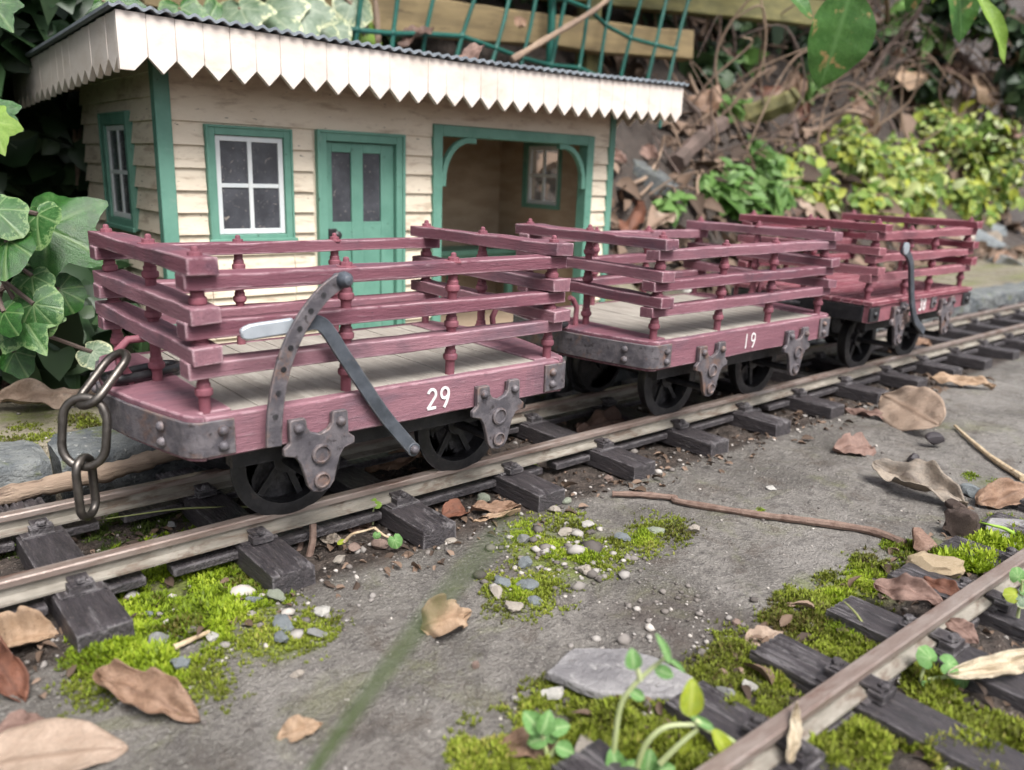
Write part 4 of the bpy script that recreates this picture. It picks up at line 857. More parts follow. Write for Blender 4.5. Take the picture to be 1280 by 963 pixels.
def lobed_leaf(name, kind, seed=0, cup=.12, wav=.05, rings=11, seg=72):
    r = random.Random(seed); lob = {'ivy': (0, 58, -58, 122, -122), 'ivyround': (0, 50, -50, 115, -115), 'heart': (0, 35, -35, 75, -75, 120, -120)}[kind]
    V, F, A, E = [(0, 0, 0)], [], [1.0], [0.0]; asym = r.uniform(-.06, .06); ph = r.uniform(0, 6)
    for i in range(1, rings+1):
        t = i/rings
        for k in range(seg):
            a = -math.pi+2*math.pi*k/seg; R = leaf_outline(kind, a)*(1+asym*math.sin(a)+.025*math.sin(9*a+ph)*t); x, y = R*t*math.cos(a), R*t*math.sin(a)
            q = min(abs(math.sin(a-R_(l)))*R*t if math.cos(a-R_(l)) > 0 else 9 for l in lob); vein = max(0, 1-q/(.030*(1.15-t*.8)+.006))
            for l in lob[:5]:                                    # secondary veins off each main vein
                da = a-R_(l); u, w = R*t*math.cos(da), abs(R*t*math.sin(da))
                if u > .08 and w < .26: s = abs(((u-w*.9)*6.5) % 1-.5)*2; vein = max(vein, .45*max(0, 1-(1-s)/.16)*max(0, 1-w/.26))
            z = -cup*(x*x+y*y)+wav*math.sin(a*3+ph)*t*t+.02*vein*-1+r.uniform(-.002, .002); V.append((x, y, z)); A.append(vein); E.append(t)
    F += [(0, 1+k, 1+(k+1) % seg) for k in range(seg)]
    for i in range(rings-1):
        o = 1+i*seg; F += [(o+k, o+seg+k, o+seg+(k+1) % seg, o+(k+1) % seg) for k in range(seg)]
    mb = MB(); mb.add(V, F, vein=A, edge=E); return mb.mesh(name, 80)
def blade_leaf(name, w=.4, cup=.2, bend=.3, curl=0.0, seed=0, nx=26, ny=13, tip=1.0, wav=.03, twist=0.0, th=.006, nick=0.0, crumple=.0):
    """simple pointed leaf of unit length along x, bent along its length, rolled across by curl"""
    r = random.Random(seed); ph = r.uniform(0, 6); V, A, E = [], [], []; px = pz = 0.0; ang = 0.0; cx = [(0, 0, 0)]
    for i in range(nx): ang = -bend*(i/nx)*2+bend*.6; px += math.cos(ang)/nx; pz += math.sin(ang)/nx; cx.append((px, pz, ang))
    for i in range(nx+1):
        t = i/nx; hw = w/2*max(.015, (math.sin(math.pi*t**(.80))**.75))*(1-nick*max(0, math.sin(t*17+ph))**3*.4)
        if t > .985: hw = w*.01
        X, Z, a = cx[i]; tw = twist*(t-.3)
        for j in range(ny):
            s = 2*j/(ny-1)-1; y = s*hw
            if curl: k = curl*(1+.35*math.sin(t*5+ph))*2.2/w; yy = math.sin(y*k)/k if abs(k) > 1e-3 else y; zz = (1-math.cos(y*k))/k if abs(k) > 1e-3 else 0
            else: yy, zz = y, cup*y*y*2.2/w
            zz += wav*math.sin(t*9+ph)*abs(s)**1.5+wav*.5*math.sin(t*23+ph*2+s)*abs(s); y2, z2 = yy*math.cos(tw)-zz*math.sin(tw), yy*math.sin(tw)+zz*math.cos(tw)
            if crumple: z2 += crumple*((float(vnoise(t*5+seed, s*2.2+9, 1.5))-.5)*1.3+(float(vnoise(t*13+seed, s*5+3, 4.5))-.5)*.5)
            V.append((X-math.sin(a)*z2, y2, Z+math.cos(a)*z2)); q = abs(((t*9-abs(s)*1.3) % 1)-.5)*2; A.append(max(max(0, 1-abs(s)*9), .5*max(0, (q-.80)/.2))); E.append(abs(s))
    F = [(i*ny+j, (i+1)*ny+j, (i+1)*ny+j+1, i*ny+j+1) for i in range(nx) for j in range(ny-1)]
    mb = MB(); mb.add(V, F, vein=A, edge=E); return mb.mesh(name, 80)
def face_to(n, up=(0, 0, 1), spin=0.0):
    """rotation whose local z looks along n and local x points along the projected up, spun by spin"""
    n = Vector(n).normalized(); u = Vector(up); u = (u-n*u.dot(n))
    if u.length < 1e-3: u = Vector((1, 0, 0))-n*n.x
    u.normalize(); y = n.cross(u); m = Matrix((u, y, n)).transposed().to_4x4(); return (m @ Matrix.Rotation(spin, 4, 'Z')).to_euler()
VF = -Vector(RC[2]); VR = Vector(RC[0]); VU = Vector(RC[1])
def facing(tr=0, tu=0): return (VF+VR*tr+VU*tu).normalized()
# ---------------------------------------------------------------- ivy with broad leaves beside the station
iv = empty('ivy_plant', on(20, 470, 2, -.29), 'green ivy with broad veined leaves beside the station end wall', 'ivy'); ivo = Vector(iv.location)
def put_leaf(root, me, m, pos, size, n, spin, label=None, solid=.004, nm='leaf'):
    o = link(nm, me, m, root); o.location = Vector(pos)-Vector(root.location); o.scale = (size,)*3; o.rotation_euler = face_to(n, (0, 0, 1), spin)
    if label: o['label'] = label
    return o
def px(s, p): return s*(Vector(p)-Vector(CAM)).length/FPX
IV = [((56, 284), 118, 1.16, 'ivy', 'ivy', (.15, .25), -2.15, 'large dark green lobed leaf'), ((47, 268), 66, 1.05, 'ivyround', 'ivyvar', (-.2, .5), -2.6, None), ((-6, 262), 60, 1.02, 'ivyround', 'ivyvar', (.2, .4), -2.4, None), ((10, 300), 70, 1.0, 'ivyround', 'ivy', (-.1, .6), -2.9, None),
      ((40, 345), 52, 1.08, 'ivyround', 'ivyvar', (.1, .7), -2.8, None), ((42, 380), 56, 1.0, 'heart', 'ivyvar', (.0, .1), -3.1, 'pale leaf with a net of veins'), ((74, 362), 44, 1.15, 'heart', 'ivy', (.5, .2), -2.6, None), ((30, 398), 78, 1.02, 'ivy', 'ivyvar', (.0, .5), -2.5, 'pale blotched lobed leaf'), ((5, 390), 46, .98, 'ivyround', 'ivy', (-.2, .3), -2.4, None),
      ((-14, 138), 56, 1.25, 'ivy', 'ivy', (.2, .5), -2.2, None), ((-14, 150), 56, 1.15, 'ivy', 'lime', (.3, .2), -2.7, None), ((-12, 2), 52, 1.5, 'ivy', 'ivy', (.2, .3), -2.6, None), 
      ((115, 440), 36, 1.15, 'heart', 'ivypale', (.3, .6), -2.3, 'small white leaf tip'), ((18, 440), 46, 1.1, 'ivyround', 'ivy', (.0, .3), -2.7, None)]
stems = MB()
for i, (uv, s, y, kd, m, t_, sp_, lb) in enumerate(IV):
    p = on(*uv, 1, y); me = lobed_leaf('leaf', kd, i, .16+.1*rnd.random(), .05)
    put_leaf(iv, me, M[m], p, px(s*.66, p), facing(*t_), sp_+rnd.uniform(-.15, .15), lb)
    b = Vector((-.28+rnd.uniform(-.1, .1), y+.18, rnd.uniform(-.2, .3))); mid = (p+b)/2+Vector((0, .05, .06)); stems = MB(); stems.tube([Vector(q)-ivo for q in smooth_path([tuple(p), tuple(mid), tuple(b)], 5)], .007, 6); part('stem', stems, M['darkstalk'], iv)
main = [(-.22, 1.3, -.22), (-.26, 1.28, .1), (-.3, 1.35, .45), (-.25, 1.5, .8), (-.1, 1.8, 1.1), (.2, 2.3, 1.2)]
stems = MB(); stems.tube([Vector(q)-ivo for q in smooth_path(main, 6)], .014, 7); part('stem', stems, M['darkstalk'], iv)
# ---------------------------------------------------------------- pale variegated leaves above the roof
vp = empty('ivy_plant', (1.3, 2.95, .4), 'pale variegated ivy leaves rising behind the station roof', 'ivy'); stems = MB()
VL = [((150, 40), 62, 2.5, 'ivy', 'ivypale', (.3, .1), 3.0), ((225, 10), 60, 2.9, 'ivyround', 'ivyvar', (.2, .4), -2.8), ((262, 22), 70, 2.9, 'ivyround', 'ivyvar', (.5, .2), -2.5), ((300, 10), 74, 2.85, 'ivy', 'ivypale', (.0, .5), -2.7), ((335, 15), 84, 2.85, 'ivy', 'ivypale', (-.1, .4), -2.4), ((375, 5), 80, 2.8, 'ivy', 'ivypale', (.2, .3), -2.9), ((390, 35), 60, 2.85, 'ivyround', 'ivypale', (.3, .5), -2.6), ((412, 35), 44, 2.9, 'heart', 'ivypale', (.1, .3), -3.1), ((440, 0), 46, 3.0, 'heart', 'ivypale', (.6, .3), -3.1), ((245, 45), 40, 2.95, 'ivy', 'ivy', (.1, .2), -2.5), ((190, 55), 44, 2.95, 'ivy', 'ivy', (.1, .2), -2.3), ((100, 25), 60, 2.7, 'ivy', 'ivy', (.2, .2), -2.3), ((455, 42), 40, 3.0, 'heart', 'lime', (.7, .1), -3.0), ((130, 0), 70, 2.6, 'ivy', 'ivy', (.2, .2), -2.6)]
for i, (uv, s, y, kd, m, t_, sp_) in enumerate(VL):
    p = on(*uv, 1, y); put_leaf(vp, lobed_leaf('leaf', kd, 40+i, .2, .07), M[m], p, px(s*.68, p), facing(*t_), sp_+rnd.uniform(-.2, .2))
    b = Vector((p.x+rnd.uniform(-.1, .1), 3.12, .35)); stems = MB(); stems.tube([Vector(q)-Vector(vp.location) for q in smooth_path([tuple(p), tuple((p+b)/2+Vector((0, .1, .08))), tuple(b)], 5)], .010, 6); part('stem', stems, M['stalk'], vp)
# ---------------------------------------------------------------- clouds of small leaves
def leaf_cloud(name, C, N, size, asp=.6, rv=None, fold=.25, droop=.3, seed=0):
    r = np.random.default_rng(seed); n = len(C); C, N = np.asarray(C, float), np.asarray(N, float); N /= np.linalg.norm(N, axis=1)[:, None]+1e-9
    a = r.normal(size=(n, 3)); U = a-N*(a*N).sum(1)[:, None]; U /= np.linalg.norm(U, axis=1)[:, None]; W = np.cross(N, U); s = (size*r.lognormal(0, .42, n))[:, None]
    sh = [(0, 0, 0), (.16, .36, 1), (.42, .52, 1), (.72, .36, 1), (1.0, 0, .2), (.72, -.36, 1), (.42, -.52, 1), (.16, -.36, 1), (.5, 0, 0)]
    V = np.stack([C+U*(x*s)+W*(y*asp*s)+N*((fold*abs(y)-droop*x*x)*s) for x, y, e in sh], 1).reshape(-1, 3)
    q = np.arange(n)[:, None]*9; F = np.concatenate([q+np.array((i, (i+1) % 8, 8)) for i in range(8)], 0)
    return npmesh(name, V, F, 60, rnd=np.repeat(rv if rv is not None else r.random(n), 9))
def cloud_pts(n, boxes, seed, upbias=.6):
    r = np.random.default_rng(seed); C = []; N = []
    for (c, s, k) in boxes:
        m = int(n*k); d = r.normal(size=(m, 3)); d /= np.linalg.norm(d, axis=1)[:, None]; rad = r.random(m)**.45
        p = np.array(c)+d*rad[:, None]*np.array(s); lump = fbm(p[:, 0]*5, p[:, 1]*5, p[:, 2]*5, 2); kk = lump > .42; C.append(p[kk]); q = d*.6+np.array([-.25, -.5, upbias])+r.normal(size=(m, 3))*.5; N.append(q[kk])
    return np.concatenate(C), np.concatenate(N)
def bank_pt(u, v, lift=0.0):
    """first point of the view line on the sloping bank"""
    d = ray(u, v); d = d/np.linalg.norm(d); s = np.linspace(1.5, 14, 900); P = CAM+s[:, None]*d; h = ground(P[:, 0], P[:, 1]); k = np.argmax(P[:, 2] < h); k = k if k else 899
    return Vector(P[k])-Vector(d)*lift
# ivy filling the black shade left of and behind the station, coloured dark
DK = [(tuple(bank_pt(u, v, .05)), (.42, .3, .3), .03) for u, v in ((1235, 15), (1285, 60), (1190, 5), (1000, 70), (960, 40), (905, 45), (880, 95), (1110, 60), (1160, 100), (1320, 20), (1290, 110))]
C, N = cloud_pts(13500, [((-.62, 2.5, .3), (.5, .8, 1.0), .2), ((-.1, 3.3, .9), (1.0, .55, .8), .2), ((1.4, 3.55, 1.1), (1.5, .4, .6), .16), ((-.80, 1.6, .2), (.3, .6, .8), .10), ((.05, 1.95, -.12), (.33, .6, .24), .06), ((.05, 2.75, 1.25), (.5, .5, .4), .08), ((4.6, 4.3, 1.6), (2.6, .5, .9), .20), ((8.2, 5.2, 2.5), (3.0, .9, 1.2), .22), ((11.5, 6.0, 3.2), (3.0, 1.0, 1.4), .16)]+DK, 3)
hd = link('shade_ivy', leaf_cloud('shade_ivy', C, N, .145, .8, seed=4), M['ivyshade']); tag(hd, 'dense ivy darkened to fill in the shade beside and behind the station', 'ivy hedge', kind='stuff')
C, N = cloud_pts(7000, [((1.0, 3.7, 2.5), (2.2, 1.2, .6), .3), ((4.5, 3.9, 2.9), (2.6, 1.4, .65), .3), ((8.5, 4.2, 3.6), (2.8, 1.5, .7), .28), ((-1.2, 2.4, 1.9), (.9, 1.4, .7), .2)], 8)  # unseen overhang, added to keep sky and sun off the bank
tag(link('shade_ivy', leaf_cloud('shade_ivy', C, N, .21, .8, seed=14), M['ivyshade']), 'ivy canopy added out of view to shade the bank and station', 'ivy hedge', kind='stuff')
# ---------------------------------------------------------------- earth bank: bright small-leaved shrub, weeds, litter, stalks
def shrub(label, blobs, n, size, m, cat, seed, name='shrub', rad=1.0, stalk=14):
    base = bank_pt(*blobs[0][0]); r = empty(name, base, label, cat); bo = Vector(base); bx = []; sm_ = MB()
    for uv, s in blobs:
        p = bank_pt(*uv, .12); q = px(s, p)*rad; bx.append((tuple(p), (q, q*.8, q*.8), 1/len(blobs)))
    for _ in range(stalk):
        p = Vector(bx[rnd.randrange(len(bx))][0]); e = p+Vector((rnd.uniform(-.3, .3), rnd.uniform(-.3, .1), rnd.uniform(.05, .3))); b = Vector((p.x+rnd.uniform(-.1, .1), p.y+.15, 0)); b.z = gz(b.x, b.y)-.02
        sm_.tube([Vector(x)-bo for x in smooth_path([tuple(b), tuple((b+e)/2+Vector((0, 0, .04))), tuple(e)], 4)], .008, 5)
    C, N = cloud_pts(n, bx, seed); part('foliage', leaf_cloud('foliage', C-np.array(bo), N, size, .62, seed=seed), M[m], r); part('stem', sm_, M['stalk'], r); return r
shrub('bright small-leaved variegated shrub spreading over the bank behind wagon 38', [((1085, 225), 40), ((1050, 200), 34), ((1130, 215), 44), ((1180, 190), 46), ((1225, 180), 44), ((1215, 225), 40), ((1160, 160), 26), ((1250, 215), 30), ((1100, 255), 26), ((1020, 250), 26), ((1180, 140), 16), ((1000, 215), 28), ((1060, 175), 20), ((1140, 250), 30), ((1200, 255), 26), ((1255, 175), 24), ((1075, 262), 24), ((980, 225), 18)], 9500, .100, 'shrub', 'shrub', 21, stalk=26, rad=1.22)
shrub('low green weed clump on the bank behind wagon 19', [((915, 232), 30), ((955, 215), 26), ((925, 255), 28), ((965, 250), 22), ((890, 240), 18), ((945, 195), 18)], 1100, .105, 'weedleaf', 'weed', 22, name='weed_clump')
shrub('small weed tuft beside the station corner', [((835, 258), 14), ((848, 252), 12)], 110, .085, 'weedleaf', 'weed', 23, name='weed_clump', stalk=5)
shrub('small green tuft at the foot of the tall stalks', [((900, 135), 18), ((915, 140), 14)], 150, .11, 'weedleaf', 'weed', 24, name='weed_clump', stalk=5)
shrub('small weed growing by the pale boulder under the shrub', [((1232, 270), 18), ((1262, 250), 14), ((1240, 255), 10)], 150, .12, 'shrub', 'weed', 25, name='weed_clump', stalk=5)
shrub('sprig of leaves on the bank below the big hanging leaf', [((1010, 112), 12), ((1075, 125), 18), ((1100, 115), 14)], 150, .12, 'weedleaf', 'weed', 26, name='weed_clump', stalk=6)
# leaf litter: big individual leaves first, then the uncountable rest
BL = [((880, 135), 46, 'brown', 'reddish brown dead leaf standing up on the bank by the stalks'), ((895, 70), 60, 'pink', 'greyish pink dead leaf hanging behind the canopy end'), ((955, 120), 34, 'red', 'rust red dead leaf on the bank above the mossy root'), ((1000, 150), 30, 'red', 'dark red dead leaf below the hanging green leaf'), ((990, 120), 44, 'brown', 'curled brown leaf behind the dead branch'), ((790, 275), 50, 'red', 'curled red brown dead leaf by the station corner'), ((820, 280), 36, 'pale', 'pale dead leaf beside the station corner'), ((810, 190), 30, 'pink', 'pinkish dead leaf above the grey boulder'), ((770, 195), 26, 'pink', 'dull pink dead leaf beside the canopy corner'),
      ((1075, 140), 44, 'brown', 'brown dead leaf at the top of the bright shrub'), ((1105, 90), 60, 'tan', 'tan dead leaf upright behind the shrub'), ((1160, 75), 60, 'brown', 'large brown dead leaf above the shrub'), ((1205, 130), 34, 'pale', 'bleached dead leaf at the shrub top'), ((1225, 105), 44, 'tan', 'tan dead leaf near the crossing twigs'), ((1190, 90), 50, 'dark', 'dark dead leaf behind the dark twig'), ((1260, 150), 44, 'pink', 'pinkish dead leaf at the far end of the shrub'), ((1140, 125), 30, 'brown', 'small brown dead leaf over the shrub'), ((1010, 265), 26, 'pale', 'pale dead leaf under the low weeds'), ((985, 265), 30, 'dark', 'dark dead leaf behind the bar of wagon 38'),
      ((590, 75), 30, 'pink', 'curled pink dead leaf lying on the station roof edge'), ((520, 45), 34, 'dark', 'dark dead leaf caught in the green mesh'), ((735, 85), 26, 'pink', 'dead leaf lying behind the roof below the mesh'), ((650, 30), 18, 'brown', 'small brown leaf hanging in the green mesh'), ((1235, 300), 30, 'grey', 'grey dead leaf on the ground beyond the kerb'), ((1255, 330), 26, 'brown', 'orange brown leaf on the ground beyond wagon 38')]
for i, (uv, s, k, lb) in enumerate(BL):
    p = bank_pt(*uv, .1); 
    if 'roof edge' in lb: p = on(uv[0], uv[1]-6, 1, 1.32)
    if 'mesh' in lb and 'caught' in lb or 'hanging in the green' in lb: p = on(*uv, 1, 2.93)
    o = link('dead_leaf', blade_leaf('dead_leaf', rnd.uniform(.4, .6), .3, rnd.uniform(-.5, .6), rnd.choice((0, .5, .9)), 300+i, 16, 9, wav=.06, crumple=.16), M['dry_'+k]); q = px(s, p)*1.5; o.scale = (q,)*3
    o.rotation_euler = face_to(facing(rnd.uniform(-.6, .6), rnd.uniform(.1, 1.2)), (0, 0, 1), rnd.uniform(0, 6)); o.location = p; tag(o, lb, 'dead leaf')
    v = o.rotation_euler.to_matrix() @ Vector((.5*q, 0, 0)); o.location = p-v
r = np.random.default_rng(9); n = 3600; X = r.uniform(2.6, 13, n); Y = yb0(X)+r.uniform(-.35, 4.2, n); Z = ground(X, Y)
kp = fbm(X*1.6, Y*2.2, 2.2, 3) > .46; X, Y, Z = X[kp], Y[kp], Z[kp]; n = len(X); C = np.stack([X, Y, Z+.02+.05*r.random(n)], 1); N = np.stack([r.normal(0, .5, n)-.2, r.normal(0, .4, n)-.5, np.full(n, .8)], 1)
n2_ = 420; X2 = r.uniform(-.3, 2.6, n2_); Y2 = r.uniform(3.0, 4.2, n2_); C = np.concatenate([C, np.stack([X2, Y2, ground(X2, Y2)+.03], 1)]); N = np.concatenate([N, r.normal(0, .5, (n2_, 3))+np.array([-.2, -.5, .7])])
tag(link('leaf_litter', leaf_cloud('leaf_litter', C, N, .15, .62, fold=.5, droop=.5, seed=5), M['litter']), 'brown dead leaf litter covering the earth bank', 'leaf litter', kind='stuff')
# stalks and twigs standing on the bank: (pixel path, radius px, material, label)
def twig(path, rp, m, label, dist=None, name='stalk', cat='stalk', root_bank=True, taper=.6):
    pts = []; 
    for j, (u, v) in enumerate(path): pts.append(ad(u, v, dist[j] if isinstance(dist, (list, tuple)) else dist))
    sp3 = [Vector(p) for p in smooth_path([tuple(p) for p in pts], 6)]; n = len(sp3); c = sp3[0].copy()
    rr = [px(rp, sp3[i])*(1-(1-taper)*i/n)*(1+.12*math.sin(i*1.7)) for i in range(n)]; mb = MB(); mb.tube([p-c for p in sp3], rr, 7); o = link(name, mb.mesh(name), M[m], loc=c); tag(o, label, cat); return o
bd = lambda u, v: (bank_pt(u, v)-Vector(CAM)).length-.03
TW = [([(900, 165), (868, 110), (852, 60), (835, -20)], 3.2, 'stalk', 'tall pale stalk rising past the end of the canopy'), ([(938, 128), (918, 85), (898, 40), (870, -15)], 4.0, 'stalk', 'thick tan stalk leaning behind the dead pink leaf'), ([(872, 62), (880, 35), (905, 15), (930, 8)], 2.6, 'stalk', 'pale stalk bending over in an arc near the canopy'), ([(930, 60), (945, 55), (965, 57), (985, 60)], 2.2, 'stalk', 'short horizontal pale stalk behind the tall stalks'), ([(958, 100), (952, 60), (946, 20), (950, -20)], 3.0, 'stalk', 'straight brownish stalk left of the hanging green leaf'), ([(1005, 35), (975, 22), (955, 5), (945, -15)], 2.6, 'stalk', 'curved cane running to the hanging green leaf'), ([(945, 140), (975, 115), (1000, 80)], 3.4, 'stalk', 'greenish twig under the hanging green leaf'),
      ([(1185, 285), (1150, 250), (1130, 215), (1118, 165), (1110, 150)], 3.0, 'darkstalk', 'dark arching twig across the bright shrub'), ([(1262, 128), (1230, 95), (1200, 68), (1180, 50)], 3.6, 'darkstalk', 'dark twig crossing a pale one above the shrub'), ([(1200, 140), (1235, 110), (1270, 75), (1300, 40)], 3.4, 'stalk', 'pale twig crossing the dark one above the shrub'), ([(1170, 120), (1195, 95), (1215, 80)], 2.6, 'stalk', 'short pale twig below the crossing twigs'), ([(1085, 100), (1110, 60), (1145, 20), (1160, -20)], 4.0, 'darkstalk', 'thick dark stem behind the shrub top'), ([(1135, 100), (1155, 80), (1160, 60)], 3.0, 'darkstalk', 'short dark stem above the shrub'), ([(1190, 190), (1215, 178), (1240, 168)], 3.0, 'stalk', 'pale cut twig lying on the shrub'),
      ([(785, 232), (810, 220), (824, 195), (830, 170)], 3.0, 'stalk', 'pale forked twig by the grey boulder'), ([(800, 245), (818, 225), (822, 205)], 2.2, 'stalk', 'thin pale twig below the forked twig'), ([(875, 260), (872, 225), (890, 205), (925, 200)], 2.4, 'stalk', 'pale runner arching over the low weeds'), ([(880, 210), (878, 185), (870, 170), (835, 160)], 2.2, 'stalk', 'brown root curving out beside the canopy'), ([(865, 240), (840, 205), (815, 165)], 2.0, 'darkstalk', 'thin dark twig beside the grey boulder'), ([(995, 175), (990, 145), (980, 120)], 4.0, 'darkstalk', 'purplish stem above the low weeds'), ([(1000, 165), (1030, 160), (1060, 140), (1090, 148)], 4.2, 'stalk', 'orange brown root along the top of the shrub'),
      ([(945, 265), (955, 245), (945, 235), (930, 230)], 2.2, 'greenstem', 'pale green shoot curving in the low weeds'), ([(640, 75), (690, 45), (740, 15), (765, -5)], 4.5, 'stalk', 'tan cane leaning across the green mesh'), ([(745, 60), (752, 80), (765, 100)], 3.0, 'stalk', 'short broken stalk behind the roof'), ([(470, 70), (472, 40), (468, -10)], 5.0, 'stalk', 'pinkish stem rising behind the roof near the pale ivy'), ([(460, 40), (445, 15), (425, -10)], 3.6, 'stalk', 'reddish twig leaning behind the pale ivy'), ([(1010, 290), (990, 280), (985, 262)], 2.0, 'stalk', 'short twig end behind wagon 38'), ([(850, 20), (900, 30), (960, 10), (1010, -8)], 3.0, 'stalk', 'long pale cane sagging across the top of the bank')]
for i, (p, rp, m, lb) in enumerate(TW):
    ds = [bd(*q) for q in p]; d0 = min(ds); dm = [min(x, d0+.5)-.05 for x in ds]
    if 'mesh' in lb: dm = [(on(*q, 1, 2.86)-Vector(CAM)).length for q in p]
    if 'pale ivy' in lb: dm = [(on(*q, 1, 3.0)-Vector(CAM)).length for q in p]
    twig(p, rp*.9, m, lb, dm)
for nm, mk_, n_, sd, r0, r1 in (('pale dry', 'stalk', 120, 71, .006, .015), ('dark', 'darkstalk', 120, 72, .006, .016)):
    q = random.Random(sd); mb = MB()
    for _ in range(n_):
        u, v = q.uniform(850, 1330), q.uniform(-40, 215); p = bank_pt(u, v, .03); L = q.uniform(.35, 1.3); a = q.uniform(-1.3, 1.3); d = VR*math.sin(a)*.9+Vector((0, 0, 1))*abs(math.cos(a))+VF*q.uniform(-.1, .45); e = p+d*L; md = (p+e)/2+VR*q.uniform(-.3, .3)*L+Vector((0, 0, q.uniform(-.05, .2)*L)); e2 = e+VR*q.uniform(-.4, .4)*L-Vector((0, 0, q.uniform(-.1, .3)*L)); s3 = smooth_path([tuple(p), tuple(md), tuple(e), tuple(e2)], 5); w_ = q.uniform(r0, r1); mb.tube(s3, [w_*(1.2-.7*i/len(s3)) for i in range(len(s3))], 5)
    tag(link('dry_stem_tangle', mb.mesh('dry_stem_tangle'), M[mk_]), nm+' tangle of thin stems over the bank', 'dry stems', kind='stuff')
shrub('loose green leaves among stems at the top of the bank', [((1128, 22), 20), ((1065, 20), 14), ((1240, 30), 16), ((930, 75), 12), ((1165, 45), 12)], 260, .15, 'weedleaf', 'weed', 27, name='weed_clump', stalk=8)
twig([(845, 205), (880, 170), (920, 145), (950, 128)], 11, 'darkstalk', 'thick dark root climbing the bank beside the canopy end', [bd(845, 205)-.05, bd(880, 170)-.05, bd(920, 145)-.05, bd(950, 128)-.1], 'root', 'root', taper=.8)
twig([(915, 158), (945, 142), (985, 128), (1000, 118)], 15, 'mossboard', 'short mossy root stump on the bank', [bd(930, 150)-.08]*4, 'root', 'root', taper=.7)
def boulder(uv, s, m, lb, seed, flat=.7, sx=1.3):
    p = bank_pt(*uv); o = link('boulder', stone_mesh('boulder', seed, 4, flat, .3), M[m]); q = px(s, p); o.scale = (q*sx, q, q); o.location = p+Vector((0, q*.3, 0)); o.rotation_euler = (.2, .1, rnd.uniform(0, 6)); tag(o, lb, 'boulder')
boulder((815, 226), 36, 'kerb', 'blue grey boulder on the bank behind the station corner', 501, .8, 1.2)
boulder((1230, 308), 26, 'peb_bluegrey', 'pale blue grey rock beyond the far end of wagon 38', 502, .7)
boulder((1265, 330), 20, 'peb_grey', 'grey stone on the ground near the far kerb', 503, .6); boulder((1200, 300), 20, 'peb_pale', 'pale stone lying under the bright shrub', 504, .6)
boulder((1242, 290), 16, 'peb_bluegrey', 'small blue grey stone at the foot of the shrub', 505, .7)
boulder((872, 366), 17, 'peb_white', 'smooth white stone on the ground behind wagon 19', 506, .5, 1.9); boulder((930, 373), 16, 'peb_pale', 'tan stone on the ground seen through the bars of wagon 19', 507, .6, 1.5)
boulder((965, 376), 14, 'shell', 'brown stone on the ground seen through the bars of wagon 19', 508, .6, 1.5)
# hanging broad leaves at the top of the picture, on stems from the bank
hl = empty('laurel_sprig', ad(1060, -60, 4.6), 'drooping sprig with one broad spotted green leaf above the bank', 'laurel sprig'); s_ = MB(); ho = Vector(hl.location)
def bigleaf(root, a, b, dist, w, m, tr, tu, cup, bend, seed, stem_to, lbl=None):
    A, B = ad(*a, dist), ad(*b, dist); L = (B-A).length; n = facing(tr, tu); me = blade_leaf('leaf', w, cup, bend, 0, seed, 30, 17, wav=.012); o = link('leaf', me, M[m], root); o.location = A-Vector(root.location); o.scale = (L,)*3
    x = (B-A).normalized(); z = (n-x*n.dot(x)).normalized(); y = z.cross(x); o.rotation_euler = Matrix((x, y, z)).transposed().to_euler()
    if lbl: o['label'] = lbl
    return [tuple(A-Vector(root.location)), tuple((A+Vector(stem_to))/2-Vector(root.location)+Vector((0, .05, .05))), tuple(Vector(stem_to)-Vector(root.location))]
top = ad(1075, -45, 4.75)
for a, b, d, w, m, tr, tu, cup, bend, sd, lb in (((1064, -14), (1026, 112), 4.6, .72, 'laurel', .15, .1, .25, .12, 61, 'broad green leaf with tan blotches'), ((985, -8), (1018, 22), 4.7, .6, 'laurel', .1, .5, .2, .3, 62, None), ((1110, -35), (1050, -5), 4.65, .5, 'laurel', .4, .4, .2, .3, 63, None)):
    s_ = MB(); s_.tube([Vector(q) for q in smooth_path(bigleaf(hl, a, b, d, w, m, tr, tu, cup, bend, sd, top, lb), 5)], .018, 7); part('stem', s_, M['stalk'], hl)
e = bank_pt(1110, 30); s_ = MB(); s_.tube([q for q in map(Vector, smooth_path([tuple(top-ho), tuple((top+e)/2-ho+Vector((0, 0, .25))), tuple(e-ho)], 6))], .03, 7); part('stem', s_, M['stalk'], hl)
h2 = empty('laurel_sprig', ad(1215, -70, 5.0), 'drooping sprig with a narrow lime leaf in the top corner', 'laurel sprig'); s_ = MB(); ho = Vector(h2.location); top = ad(1225, -45, 5.1)
for a, b, d, w, m, tr, tu, cup, bend, sd, lb in (((1196, -30), (1203, 54), 5.0, .56, 'laurel', .1, .2, .3, .15, 64, None), ((1222, -6), (1262, 78), 4.95, .26, 'lime', .3, .0, .5, .2, 65, 'narrow lime green leaf'), ((1150, -30), (1135, 18), 5.05, .55, 'laurel', .0, .5, .2, .3, 66, None), ((1170, -40), (1168, 6), 5.05, .4, 'lime', .0, .5, .2, .3, 67, None)):
    s_ = MB(); s_.tube([Vector(q) for q in smooth_path(bigleaf(h2, a, b, d, w, m, tr, tu, cup, bend, sd, top, lb), 5)], .02, 7); part('stem', s_, M['darkstalk'], h2)
e = bank_pt(1200, 40); s_ = MB(); s_.tube([Vector(q) for q in smooth_path([tuple(top-ho), tuple((top+e)/2-ho+Vector((0, 0, .3))), tuple(e-ho)], 6)], .03, 7); part('stem', s_, M['darkstalk'], h2)
